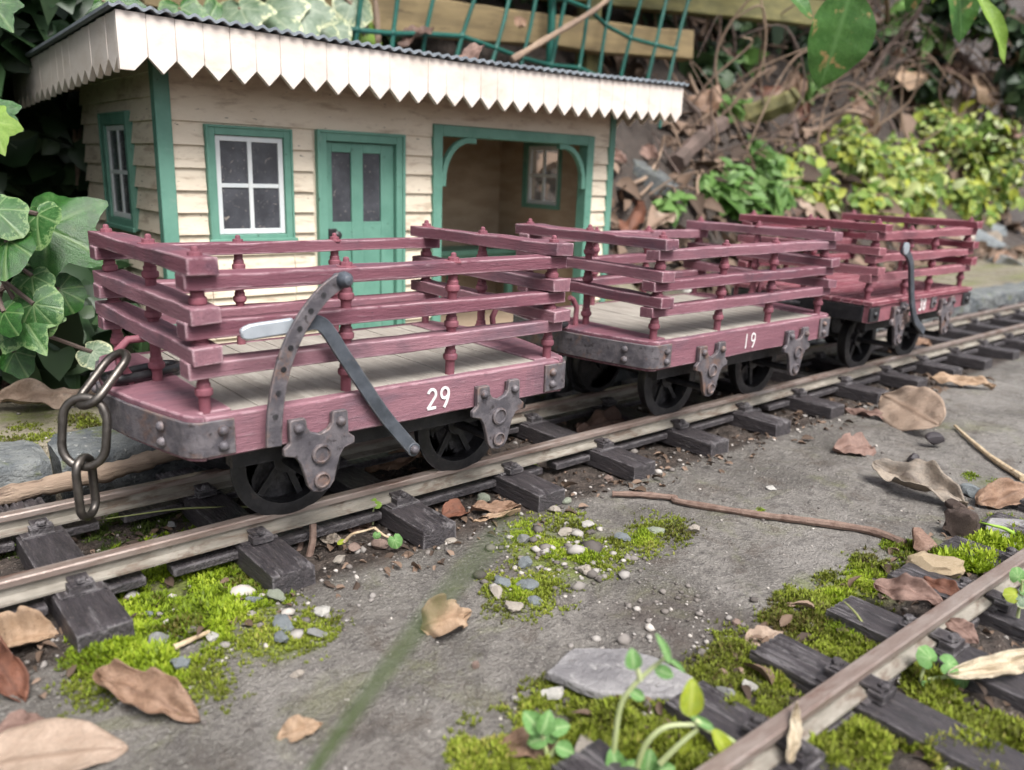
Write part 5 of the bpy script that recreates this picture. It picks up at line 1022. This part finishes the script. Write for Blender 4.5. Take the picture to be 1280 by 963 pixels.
# ---------------------------------------------------------------- plastic mesh fence and timber rails behind the station
fn = empty('mesh_fence', (3.9, 3.27, .6), 'green plastic mesh fence sagging behind the station roof', 'mesh fence'); fo = Vector(fn.location)
def fpt(i, j):                                                       # fence grid, a little slack
    x = 1.72+.268*i; z = .533+.41*j; return Vector((x+.03*math.sin(j*1.3+i*.7)+.10*(j-1), 2.97-.03*math.sin(i*.5)+.025*math.sin(i*1.9+j), z-.06*max(0, i-6)**1.1*.5+.025*math.sin(i*1.1+j*2)-.03*abs(math.sin(i*.8))))
mb = MB()
for j in range(2, 5): mb.tube([fpt(i, j)-fo for i in range(0, 13)], .0155, 7)
for i in range(0, 13): mb.tube([fpt(i, j/2)-fo for j in range(3, 9)], .0145, 7)
for i in range(0, 13):
    for j in range(2, 5): mb.lathe([(.012, -.025), (.024, 0), (.012, .025)], fpt(i, j)-fo, 7)
part('wire_mesh', mb, M['wire'], fn)
mb = MB()
for i in (1, 8): mb = MB(); mb.tube([Vector((fpt(i, 0).x, 3.03, gz(fpt(i, 0).x, 3.03)-.1))-fo, Vector((fpt(i, 0).x+(.0 if i > 4 else .3), 3.03, 2.3))-fo], .03, 8); part('fence_post', mb, M['wire'], fn)
def timber(a, b, h, d, m, label, seed):
    a, b = Vector(a), Vector(b); L = (b-a).length; me = plank_mesh('timber_rail', L, d, h, 30, .012, seed); o = link('timber_rail', me, M[m], loc=(a+b)/2, rot=(0, -math.asin((b.z-a.z)/L), math.atan2(b.y-a.y, b.x-a.x)), bevel=.01); tag(o, label, 'timber rail'); return o
pa_, pb_ = on(640, 34, 1, 3.2), on(850, 58, 1, 3.2); dv = (pb_-pa_).normalized()
timber(pa_-dv*2.6, pb_+dv*.12, .235, .12, 'ochre', 'ochre timber rail behind the green mesh fence', 81)
pc2, pd2 = on(880, 2, 1, 3.36), on(1000, 16, 1, 3.36); dv2 = (pd2-pc2).normalized()
timber(pc2-dv2*3.2, pd2+dv2*.6, .24, .14, 'mossboard', 'mossy upper timber rail above the bank', 82)
mb = MB()
for p, q in ((pa_-dv*2.2+Vector((0, .145, 0)), .16), (on(735, 46, 1, 3.345), .16)):
    z0 = gz(p.x, p.y); c = Vector((p.x, p.y, (z0+2.3)/2-.1)); me = plank_mesh('timber_post', 2.3-z0, .14, .14, 14, .006, 83); o = link('timber_post', me, M['mossboard'], loc=c, rot=(0, R_(90), 0)); tag(o, 'weathered timber post carrying the rails behind the mesh', 'timber post', 'timber posts behind the mesh')
r = np.random.default_rng(77); n = 1500; X = np.concatenate([r.uniform(-.6, 4, n), r.uniform(.0, 2.6, n//2)]); Y = np.concatenate([r.uniform(-.20, .75, n), r.uniform(-1.45, -.85, n//2)]); C = np.stack([X, Y, ground(X, Y)+.006], 1)
tag(link('leaf_debris', leaf_cloud('leaf_debris', C, r.normal(0, .35, (len(X), 3))+np.array([0, 0, 1.0]), .026, .45, fold=.4, droop=.4, seed=78), M['litter']), 'tiny brown leaf fragments strewn along both tracks', 'leaf debris', kind='stuff')
# ================================================================ moss
def moss(name, label, spots, n, hgt, m, seed, z=GZ, blades=8, wid=.13):
    """cushions of tiny pointed shoots; spots = (pixel, radius px) discs on the ground"""
    r = np.random.default_rng(seed); P = []; n = int(n*2.5)
    tot = sum(s*s for _, s in spots)
    for uv, s in spots:
        c = on(*uv, 2, z); c = on(*uv, 2, gz(c.x, c.y)); rad = s*(c-Vector(CAM)).length/FPX; k = int(n*s*s/tot); a = r.uniform(0, 6.283, k); q = rad*np.sqrt(r.random(k))*np.where(r.random(k) < .8, 1.0, 1.35)
        d = np.array([c.x-CAM[0], c.y-CAM[1]]); d /= np.linalg.norm(d); w = np.array([-d[1], d[0]]); x = c.x+(np.cos(a)*q)*w[0]+np.sin(a)*q*d[0]*1.5; y = c.y+np.cos(a)*q*w[1]+np.sin(a)*q*d[1]*1.5
        f = fbm(x*16, y*16, 8.8, 3); kk = f+.25*(1-q/rad)+r.normal(0, .06, k) > .51; h = np.clip(1-(q/rad)**2, .22, 1)[kk]*np.clip((f[kk]-.28)*2.4, .25, 1.1); P.append(np.stack([x[kk], y[kk], h], 1))
    P = np.concatenate(P); k = len(P); G = ground(P[:, 0], P[:, 1]); H = P[:, 2]*hgt; V, F, A = [], [], []; b0 = np.stack([P[:, 0], P[:, 1], G+H*.55], 1); o = 0
    lum = np.clip(fbm(P[:, 0]*9, P[:, 1]*9, 3.3, 3)*1.5-.25+r.normal(0, .12, k), 0, 1)
    for b in range(blades):
        az = r.uniform(0, 6.283, k); ti = r.uniform(.2, 1.35, k); L = hgt*r.uniform(.30, .70, k)*(.5+.6*P[:, 2]); dz = np.stack([np.cos(az)*np.sin(ti), np.sin(az)*np.sin(ti), np.cos(ti)], 1); sd = np.stack([-np.sin(az), np.cos(az), np.zeros(k)], 1)*(L*wid)[:, None]
        st_ = b0-np.array([0, 0, 1])*(H*r.uniform(.1, .9, k))[:, None]; V += [st_-sd*.6, st_+sd*.6, st_+dz*(L*.55)[:, None]+sd, st_+dz*L[:, None], st_+dz*(L*.55)[:, None]-sd]
        q = o+np.arange(k); F += [np.stack([q, q+k, q+2*k], 1), np.stack([q, q+2*k, q+4*k], 1), np.stack([q+4*k, q+2*k, q+3*k], 1)]; o += 5*k; l = np.clip(lum+r.normal(0, .1, k), 0, 1); A += [l*.8, l*.8, l, np.clip(l+.12, 0, 1), l]
    tag(link(name, npmesh(name, np.concatenate(V), np.concatenate(F), 60, rnd=np.concatenate(A)), M[m]), label, 'moss', kind='stuff')
moss('moss', 'bright yellow green moss cushions beside the near rail and sleepers', [((240, 715), 62), ((160, 720), 44), ((290, 705), 40), ((235, 770), 66), ((300, 745), 46), ((150, 810), 44), ((330, 730), 26), ((185, 830), 46), ((120, 820), 26)], 4300, .038, 'moss', 31)
moss('moss', 'thin yellowing moss at the slab end of the bright cushions', [((330, 790), 60), ((260, 830), 50), ((390, 780), 36), ((130, 850), 40)], 1500, .022, 'mossdull', 32)
moss('moss', 'moss growing through gravel between two slabs below the twig', [((665, 670), 38), ((680, 695), 40), ((745, 705), 32), ((735, 680), 44), ((655, 745), 40), ((690, 735), 40), ((800, 655), 34), ((840, 665), 34), ((790, 675), 40), ((620, 738), 34), ((705, 655), 34), ((770, 690), 30), ((640, 700), 30)], 2500, .022, 'mossdull', 33)
moss('moss', 'olive moss along the slab edge and the empty track', [((1010, 760), 40), ((1060, 735), 40), ((980, 780), 30), ((930, 830), 55), ((960, 860), 50), ((900, 870), 46), ((1090, 715), 30), ((1010, 800), 40), ((1060, 810), 34), ((860, 900), 40)], 4200, .030, 'mossdull', 34)
moss('moss', 'bright moss strip between slab and sleeper ends of the empty track', [((1080, 725), 34), ((1050, 745), 26), ((1130, 690), 26), ((1060, 790), 30)], 1300, .026, 'moss', 35)
moss('moss', 'tall bright moss cushion beside the soil clod', [((1255, 690), 42), ((1220, 705), 34), ((1180, 705), 30), ((1290, 680), 40)], 2100, .050, 'moss', 36)
moss('moss', 'dark olive moss around the weeds at the bottom edge', [((720, 905), 60), ((780, 925), 60), ((660, 900), 50), ((600, 950), 40), ((860, 930), 50), ((730, 960), 60)], 2600, .034, 'mossdull', 37)
moss('moss', 'thick green moss between the sleepers in the bottom corner', [((1130, 920), 52), ((1190, 940), 56), ((1250, 950), 50), ((1080, 950), 46), ((1030, 955), 40), ((1160, 870), 36)], 3600, .050, 'mossdull', 38)
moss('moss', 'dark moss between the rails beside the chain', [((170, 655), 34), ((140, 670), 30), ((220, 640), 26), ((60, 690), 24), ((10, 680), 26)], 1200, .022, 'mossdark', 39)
moss('moss', 'small moss tufts against the near rail between sleepers', [((540, 618), 12), ((788, 553), 11), ((668, 590), 8)], 420, .026, 'moss', 40)
moss('moss', 'mossy film and tufts on the platform behind the wagons', [((600, 395), 34), ((560, 400), 26), ((650, 392), 20), ((40, 545), 30), ((100, 530), 26), ((140, 505), 20)], 1500, .02, 'mossdull', 41, z=-.30)
moss('moss', 'little moss dots on the slab near the curled grey leaf', [((1215, 597), 10), ((1245, 605), 14), ((1200, 645), 10), ((950, 640), 8)], 300, .02, 'moss', 42)
moss('moss', 'brighter moss tufts among the gravel below the twig', [((660, 668), 22), ((735, 695), 24), ((690, 690), 20), ((800, 672), 16), ((650, 740), 18)], 900, .026, 'moss', 43)
# ================================================================ dead leaves, twigs and seedlings in front
def gp(u, v, z=None):
    p = on(u, v, 2, GZ if z is None else z)
    if z is None:
        for _ in range(6): p = on(u, v, 2, gz(p.x, p.y))
    return p
def lleaf(a, b, w, k, label, la=.0, lb=.02, roll=.3, bend=.2, curl=0.0, cup=.3, wav=.03, twist=0.0, z=None, seed=0, nm='dead_leaf', cat='dead leaf', nick=.3):
    """leaf from stalk end a to tip b (pixels of its resting points), lifted la / lb off the ground and rolled towards the camera side"""
    A, B = gp(*a, z), gp(*b, z); A.z += la; B.z += lb; x = (B-A); L = x.length; x.normalize(); side = Vector((0, 0, 1)).cross(x).normalized(); up = x.cross(side)
    tc = (Vector(CAM)-A); sg = 1 if tc.dot(side) > 0 else -1; n = (up*math.cos(roll)+side*sg*math.sin(roll)).normalized(); y = n.cross(x)
    o = link(nm, blade_leaf(nm, w, cup, bend, curl, seed, 34, 15, wav=wav, twist=twist, nick=nick, crumple=.13 if nm == 'dead_leaf' and nick else .03), M['dry_'+k]); R = Matrix((x, y, n)).transposed(); o.rotation_euler = R.to_euler(); k_ = L/1.0; o.scale = (k_,)*3
    co = np.array([v.co[:] for v in o.data.vertices])*k_@np.array(R).T; tip = co[-8]; o.location = A
    e = (B-A)-Vector(co[-8]); o.location = A+e*.5; low = min(co[i, 2]+o.location.z-(gz(co[i, 0]+o.location.x, co[i, 1]+o.location.y) if z is None else z) for i in range(0, len(co), 4))
    o.location.z -= low+.004 if z is None else max(0, low)
    sd = o.modifiers.new('thickness', 'SOLIDIFY'); sd.thickness = .006/k_ if False else .006; sd.offset = 0; return tag(o, label, cat)
lleaf((0, 806), (74, 796), .75, 'tan', 'folded tan leaf lying against the leftmost sleeper end', roll=.6, bend=.45, cup=1.3, wav=.05, seed=1)
lleaf((-12, 826), (30, 880), .5, 'red', 'shiny red brown curled leaf at the left edge below the tan leaf', .02, .03, roll=.2, bend=.5, curl=1.5, seed=2, wav=.05)
lleaf((-50, 960), (160, 940), .55, 'pale', 'large flat beige leaf with close veins in the bottom corner', .0, .02, roll=.15, bend=.1, cup=.2, wav=.015, seed=3, nick=0)
lleaf((-8, 925), (60, 898), .5, 'pink', 'crumpled pinkish leaf above the large beige leaf', .02, .02, roll=.4, bend=.5, curl=.5, seed=33, wav=.06)
lleaf((126, 868), (250, 908), .42, 'brown', 'curled brown leaf with upturned edge on the slab below the moss', .02, .0, roll=.35, bend=.2, curl=1.5, seed=4, wav=.06)
lleaf((345, 922), (403, 913), .55, 'tan', 'small tan leaf alone on the slab at the bottom', roll=.5, bend=.4, curl=.4, seed=5, wav=.05)
lleaf((522, 792), (588, 778), .85, 'tan', 'crumpled light brown leaf behind the blurred grass blade', .01, .03, roll=.7, bend=.8, curl=1.0, seed=6, wav=.10)
lleaf((1174, 551), (1098, 512), .52, 'pale', 'pale papery seed wing lying beside the black nut', .02, .04, roll=.75, bend=.1, curl=.2, seed=7, wav=.02, nm='seed_wing', cat='seed wing', nick=0)
lleaf((1089, 563), (1042, 568), .62, 'pink', 'small pinkish leaf lying on the slab near the seed wing', roll=.5, bend=.2, seed=8, wav=.03)
lleaf((1056, 516), (1122, 530), .22, 'pink', 'thin reddish leaf flake beside the sleeper ends', .0, .01, roll=.3, bend=.2, curl=.5, seed=34, wav=.03)
lleaf((1090, 598), (1208, 638), .46, 'grey', 'large curled grey leaf with a cupped hollow on the slab', .03, .02, roll=.45, bend=.2, curl=1.1, seed=9, wav=.05)
lleaf((1218, 634), (1296, 626), .42, 'brown', 'flat brown leaf beside the soil clods at the right edge', .01, .04, roll=.5, bend=.1, curl=.4, seed=10, wav=.03)
lleaf((1090, 738), (1186, 765), .46, 'pink', 'curled pinkish brown leaf lying over the sleepers of the empty track', .02, .03, roll=.6, bend=.3, curl=1.0, seed=11, wav=.05, z=-.385)
lleaf((1152, 735), (1212, 762), .42, 'red', 'dark red curled leaf tip between rail and sleeper', .03, .02, roll=.4, bend=.3, curl=.8, seed=35, wav=.05, z=-.385)
lleaf((1180, 780), (1222, 808), .62, 'pink', 'pale pink leaf lying between rail and sleeper of the empty track', .02, .02, roll=.3, bend=.2, curl=.3, seed=12, wav=.03, z=-.385)
lleaf((1172, 840), (1330, 826), .17, 'cream', 'long cream dry leaf bridging the sleepers beside the seedling', .02, .05, roll=.9, bend=.1, curl=.9, seed=13, wav=.02, z=-.38)
lleaf((588, 642), (652, 636), .34, 'brown', 'split brown husk with shredded end between two sleepers', .01, .01, roll=.5, bend=.1, curl=.8, seed=14, wav=.06)
lleaf((590, 652), (650, 644), .16, 'tan', 'flat tan husk sliver under the split brown husk', roll=.3, bend=.1, seed=15, wav=.02)
lleaf((550, 648), (586, 640), .75, 'red', 'glossy red seed husk at the sleeper end beside the split husk', .01, .02, roll=.5, bend=.8, curl=1.0, seed=16, wav=.03)
lleaf((438, 668), (452, 640), .6, 'dark', 'torn dark leaf standing behind the seedling roots', .0, .05, roll=.6, bend=.4, curl=.4, seed=17, wav=.08)
lleaf((404, 672), (428, 684), .5, 'grey', 'small grey leaf scrap beside the two broken stalks', roll=.6, bend=.3, curl=.4, seed=18, wav=.06)
lleaf((985, 955), (992, 915), .22, 'cream', 'white dried strip hanging at the rail in the bottom corner', .0, .06, roll=.4, bend=.2, curl=.6, seed=19, wav=.03, z=-.37)
lleaf((625, 935), (705, 945), .5, 'brown', 'brown leaf half hidden among weeds at the bottom edge', roll=.4, bend=.3, curl=.5, seed=20, wav=.05)
lleaf((932, 806), (978, 797), .6, 'pale', 'small pale leaf scrap at the sleeper end of the empty track', roll=.3, bend=.2, seed=21, wav=.03)
PZ = -.300
lleaf((-5, 512), (132, 505), .30, 'pale', 'long wavy pale leaf lying on the platform behind the chain', .02, .03, roll=.6, bend=.3, curl=.4, seed=22, wav=.06, z=PZ)
lleaf((-15, 503), (30, 497), .5, 'brown', 'brown leaf on the platform under the ivy', roll=.5, bend=.3, curl=.5, seed=36, z=PZ)
lleaf((2, 492), (45, 480), .6, 'dark', 'dark crumpled leaf under the ivy at the left edge', .02, .03, roll=.6, bend=.5, curl=.6, seed=37, wav=.08, z=PZ)
lleaf((112, 508), (146, 500), .5, 'dark', 'dark leaf on the platform close to the wagon end', roll=.5, bend=.4, curl=.6, seed=38, wav=.06, z=PZ)
lleaf((1160, 482), (1245, 489), .25, 'tan', 'tan leaf on the slab near the far sleeper ends', roll=.4, bend=.3, curl=.5, seed=39, wav=.04)
lleaf((455, 592), (540, 575), .35, 'brown', 'brown leaf lying between the rails under wagon 29', roll=.4, bend=.2, curl=.4, seed=40, wav=.05)
lleaf((720, 550), (800, 535), .4, 'dark', 'dark leaf between the rails in front of wagon 19', roll=.4, bend=.3, curl=.4, seed=41, wav=.06)
lleaf((1110, 444), (1165, 436), .4, 'brown', 'orange brown leaf between the rails under wagon 38', roll=.4, bend=.3, curl=.4, seed=42, wav=.06)
lleaf((560, 596), (592, 590), .3, 'pale', 'pale leaf scrap between the rails behind the brake lever', roll=.4, bend=.3, curl=.4, seed=43, wav=.06)
def ground_twig(path, r, m, label, lift=.012, name='twig', cat='twig', zz=None, taper=.75, n=8):
    P = []
    for u, v in path:
        p = on(u, v, 2, GZ)
        for _ in range(4): p = on(u, v, 2, (gz(p.x, p.y) if zz is None else zz))
        P.append((p.x, p.y, (gz(p.x, p.y) if zz is None else zz)+lift))
    s = [Vector(p) for p in smooth_path(P, 7)]; c = s[0].copy(); k = len(s); mb = MB(); mb.tube([p-c for p in s], [r*(1-(1-taper)*i/k)*(1+.10*math.sin(i*1.3)+.14*(i % 9 == 4)) for i in range(k)], n); o = link(name, mb.mesh(name), M[m], loc=c); tag(o, label, cat); return o
ground_twig([(1130, 685), (1085, 668), (1000, 655), (945, 648), (850, 632), (842, 627), (800, 623), (765, 622)], .0122, 'bark', 'long bare brown twig lying across the slab', taper=.7)
sk = [on(u, v, 1, .715) for u, v in ((-60, 640), (0, 622), (60, 607), (120, 594), (170, 580), (215, 566), (300, 543))]; c = sk[0].copy(); sk = [Vector(p) for p in smooth_path([tuple(p) for p in sk], 7)]; mb = MB(); mb.tube([p-c for p in sk], [.026*(1+.12*math.sin(i*.9)+.08*math.sin(i*2.3)) for i in range(len(sk))], 9); tag(link('stick', mb.mesh('stick'), M['stick'], loc=c), 'weathered stick lying between kerb and far rail', 'stick')
ground_twig([(1278, 602), (1240, 577), (1210, 552), (1193, 536)], .012, 'fibre', 'dry straw strip curving on the slab beyond the nut', taper=.4)
ground_twig([(218, 816), (240, 806), (262, 796)], .006, 'fibre', 'short straw on the moss beside the round pebble', taper=.6)
def stand_stalk(a, b, r, m, label, yoff=0.0):
    A = on(*a, 2, GZ); A.z = gz(A.x, A.y)-.01; B = on(*b, 1, A.y+yoff); s = [Vector(q) for q in smooth_path([tuple(A), tuple((A+B)/2+Vector((.006, 0, 0))), tuple(B)], 5)]; mb = MB(); mb.tube([p-A for p in s], r, 7); tag(link('stalk', mb.mesh('stalk'), M[m], loc=A), label, 'stalk')
stand_stalk((385, 692), (391, 655), .009, 'bark', 'broken tan stalk leaning on the rail, the right one of two', .03)
stand_stalk((372, 682), (374, 655), .009, 'bark', 'broken tan stalk leaning on the rail, the left one of two', .03)
# ---------------------------------------------------------------- seedlings
def seedling(name, label, base, stems, leaves, m='sprout', sr=.006, stem_m='greenstem', cat='seedling', z=None, rbase=None):
    """stems: pixel polylines in the upright plane through the base; leaves: (pixel tip-side centre, length px, width ratio, heading deg in picture, material)"""
    B = on(*base, 2, GZ if z is None else z); r = empty(name, B, label, cat); n = Vector((VF.x, VF.y, 0)).normalized()
    def P(u, v, off=0.0):
        d = Vector(ray(u, v)); t = (B-Vector(CAM)).dot(n)/d.dot(n); return Vector(CAM)+d*t+n*off
    for pl in stems:
        mb = MB(); s = smooth_path([tuple(P(*q)-B) for q in pl], 5); k = len(s); mb.tube(s, [sr*(1.15-.5*i/k) for i in range(k)], 7); part('stem', mb, M[stem_m], r)
    for i, (c, L, w, hd, mm) in enumerate(leaves):
        p = P(*c, .012*math.sin(i*2.1)); s = px(L*(.44 if w == 'heart' else .85), p); me = lobed_leaf('leaf', 'heart', 70+i, .3, .05, 7, 40) if w == 'heart' else blade_leaf('leaf', w, .4, .25, 0, 80+i, 16, 9, wav=.015)
        o = link('leaf', me, M[mm or m], r); a = R_(hd); x = VR*math.cos(a)+VU*math.sin(a); nn = (VF+VU*.55+VR*(.3*math.sin(i*1.7))).normalized(); zv = (nn-x*nn.dot(x)).normalized(); yv = zv.cross(x)
        o.rotation_euler = Matrix((x, yv, zv)).transposed().to_euler(); o.scale = (s,)*3; o.location = p-B-x*(s*(.5 if w != 'heart' else .25))
    return r
seedling('seedling', 'blurred pale green seedling rising in front of the slate', (765, 975), [[(765, 975), (768, 930), (775, 885), (788, 862), (812, 838), (832, 822)], [(800, 850), (797, 838), (794, 830)]], [((791, 824), 30, .8, 95, None), ((828, 806), 46, .28, 112, None), ((832, 846), 30, .62, -20, None), ((797, 869), 26, .6, -30, None), ((846, 828), 30, .25, -40, None)], sr=.0046)
seedling('seedling', 'arching pale stems with yellow green leaves at the bottom edge', (800, 985), [[(790, 985), (805, 935), (830, 910), (862, 906), (885, 908)], [(825, 955), (850, 930), (872, 912)], [(868, 900), (885, 912), (905, 920), (918, 928)]], [((864, 872), 52, .62, 85, 'yellow'), ((902, 930), 58, .40, -62, 'yellow'), ((858, 935), 34, .5, -100, 'yellow'), ((876, 902), 40, .3, 150, 'sprout')], sr=.0046)
seedling('seedling', 'bushy bright green seedling among moss at the bottom edge', (680, 950), [[(690, 985), (685, 950), (678, 920)], [(685, 950), (700, 928)]], [((665, 902), 36, .8, 130, None), ((682, 898), 34, .8, 70, None), ((700, 915), 30, .8, 10, None), ((672, 925), 32, .8, 200, None), ((706, 932), 28, .8, -20, None), ((690, 925), 26, .8, -60, None)], sr=.005)
seedling('seedling', 'small green seedling leaves at the bottom edge below the arching stems', (790, 980), [[(770, 985), (772, 965)], [(815, 985), (812, 965)]], [((768, 950), 34, .8, 100, None), ((786, 955), 30, .8, 40, None), ((812, 958), 34, .8, 80, None), ((832, 962), 28, .7, 10, None)], sr=.0045)
seedling('seedling', 'clover-leaved seedling standing by the rail and sleeper', (467, 655), [[(466, 656), (466, 643), (468, 632)]], [((465, 626), 16, 'heart', 150, 'lime'), ((473, 629), 14, 'heart', 10, 'lime')], sr=.0028)
seedling('seedling', 'low seedling with white root and round leaves below the near rail', (455, 690), [[(430, 678), (440, 668), (455, 664), (468, 660)], [(468, 660), (478, 668), (486, 672)]], [((494, 678), 26, 'heart', -70, None), ((472, 668), 14, 'heart', -100, None), ((427, 680), 16, .5, 20, 'yellow')], sr=.0035, stem_m='fibre')
seedling('seedling', 'round-leaved seedling growing between the sleepers of the empty track', (1150, 850), [[(1148, 868), (1152, 845), (1158, 828)], [(1160, 850), (1195, 845), (1208, 850)], [(1158, 860), (1175, 862)]], [((1160, 820), 34, 'heart', 130, None), ((1187, 828), 34, 'heart', -15, None), ((1208, 856), 30, 'heart', -80, None), ((1178, 868), 26, .5, -50, None), ((1158, 856), 24, .5, -40, None)], sr=.0035, z=-.40)
seedling('seedling', 'yellowing seedling beside the far rail of the empty track', (1272, 770), [[(1272, 772), (1275, 755), (1278, 725)]], [((1265, 743), 24, 'heart', 180, 'yellow'), ((1276, 748), 22, 'heart', 0, 'ivypale'), ((1276, 722), 24, 'heart', 90, None), ((1284, 735), 22, .6, 45, None)], sr=.0035, z=-.38)
seedling('seedling', 'tiny bright fern-like sprig beside the rail at the left edge', (12, 690), [[(4, 692), (10, 684), (22, 680)]], [((8, 684), 16, .4, 150, 'lime'), ((16, 682), 16, .4, 30, 'lime'), ((22, 684), 14, .4, -20, 'lime'), ((4, 690), 14, .4, 190, 'lime')], sr=.002)
seedling('seedling', 'tiny green sprout between kerb and far rail', (163, 602), [[(163, 604), (164, 594)]], [((161, 598), 12, .5, 120, 'lime'), ((167, 598), 12, .5, 60, 'lime')], sr=.002)
# ---------------------------------------------------------------- grass blades
def grass(path, w, m, label, pts=None, cat='grass blade'):
    P = pts or [ad(u, v, d) for u, v, d in path]; s = [Vector(p) for p in smooth_path([tuple(p) for p in P], 6)]; c = s[0].copy(); k = len(s); V, F = [], []
    for i, p in enumerate(s):
        t = (s[min(i+1, k-1)]-s[max(i-1, 0)]).normalized(); sd = t.cross(VF).normalized(); hw = w*(1-.85*(i/k)**1.6); V += [p-c-sd*hw, p-c+VF*hw*.5, p-c+sd*hw]
    for i in range(k-1): o = i*3; F += [(o, o+3, o+4, o+1), (o+1, o+4, o+5, o+2)]
    mb = MB(); mb.add(V, F); o = link('grass_blade', mb.mesh('grass_blade', 80), m, loc=c); sd = o.modifiers.new('thickness', 'SOLIDIFY'); sd.thickness = .0012; tag(o, label, cat); return o
M['gblade'] = simple('green grass', (.26, .42, .12), (.30, .46, .15), 5, rough=(.5, .7), bump=.1); M['gbright'] = simple('bright grass', (.26, .42, .06), (.30, .46, .09), 5, rough=(.5, .7), bump=.1); M['gthin'] = simple('olive grass', (.20, .22, .08), (.25, .26, .11), 5, rough=(.5, .7), bump=.1)
b0 = Vector((-.33, -1.42, GZ))
grass(None, .0044, M['gblade'], 'out of focus green grass blade leaning across the slab', [on(290, 1120, 2, GZ-.01), ad(345, 1035, .92), ad(400, 952, .68), ad(466, 860, .52), ad(536, 770, .42), ad(592, 706, .365), ad(640, 656, .335)])
def gpts(px_, zs): return [on(u, v, 2, z) for (u, v), z in zip(px_, zs)]
grass(None, .006, M['gbright'], 'bright curved grass blade over the moss cushion', gpts([(1300, 690), (1262, 664), (1240, 657), (1218, 652)], (-.43, -.39, -.375, -.385)))
grass(None, .0035, M['gthin'], 'thin olive grass stem arching between the rails', gpts([(390, 632), (310, 634), (230, 636), (160, 645), (105, 653)], (-.42, -.39, -.375, -.38, -.41)))
grass(None, .003, M['gthin'], 'thin reddish grass stem standing before the empty rail', [on(1090, 800, 2, -.42), on(1072, 770, 1, -1.0), on(1055, 752, 1, -.98)])
# ================================================================ light, sky, camera
W = bpy.data.worlds.new('World'); S.world = W; W.use_nodes = True; nt = W.node_tree; bg = nt.nodes['Background']; sky = nt.nodes.new('ShaderNodeTexSky'); sky.sky_type = 'NISHITA'; sky.sun_disc = False
EL, AZ = 57.0, 190.0                                   # azimuth clockwise from +y
sky.sun_elevation = R_(EL); sky.sun_rotation = R_(AZ); sky.air_density = .7; sky.dust_density = 4; sky.ozone_density = .6; sky.altitude = 50
hs = nt.nodes.new('ShaderNodeHueSaturation'); hs.inputs['Saturation'].default_value = .40; nt.links.new(sky.outputs[0], hs.inputs['Color']); nt.links.new(hs.outputs[0], bg.inputs[0]); bg.inputs[1].default_value = .07
sl = bpy.data.lights.new('sun', 'SUN'); sl.energy = 1.5; sl.angle = R_(30); sl.color = (1.0, .98, .955); so_l = bpy.data.objects.new('sun', sl); COL.objects.link(so_l)
sd = Vector((math.sin(R_(AZ))*math.cos(R_(EL)), math.cos(R_(AZ))*math.cos(R_(EL)), math.sin(R_(EL)))); so_l.rotation_euler = sd.to_track_quat('Z', 'Y').to_euler(); so_l.location = (0, -3, 6)
cd = bpy.data.cameras.new('camera'); cd.sensor_width = 36; cd.lens = 36*FPX/1280; cd.clip_start = .02; cd.clip_end = 300
co_ = bpy.data.objects.new('camera', cd); COL.objects.link(co_); mw = Matrix((tuple(RC[0]), tuple(RC[1]), tuple(-RC[2]))).transposed().to_4x4(); mw.translation = Vector(CAM); co_.matrix_world = mw; S.camera = co_
cd.dof.use_dof = True; cd.dof.focus_distance = 2.25; cd.dof.aperture_fstop = 1.85; cd.dof.aperture_blades = 0
S.view_settings.view_transform = 'Standard'; S.view_settings.look = 'None'; S.view_settings.exposure = EXPO; S.view_settings.gamma = 1; S.view_settings.use_curve_mapping = False
S.cycles.use_denoising = True; S.cycles.denoiser = 'OPENIMAGEDENOISE'; S.cycles.max_bounces = 6; S.cycles.diffuse_bounces = 2; S.cycles.glossy_bounces = 2; S.cycles.transmission_bounces = 4; S.cycles.transparent_max_bounces = 6
S.cycles.use_adaptive_sampling = True; S.cycles.adaptive_threshold = .02; S.cycles.caustics_reflective = False; S.cycles.caustics_refractive = False
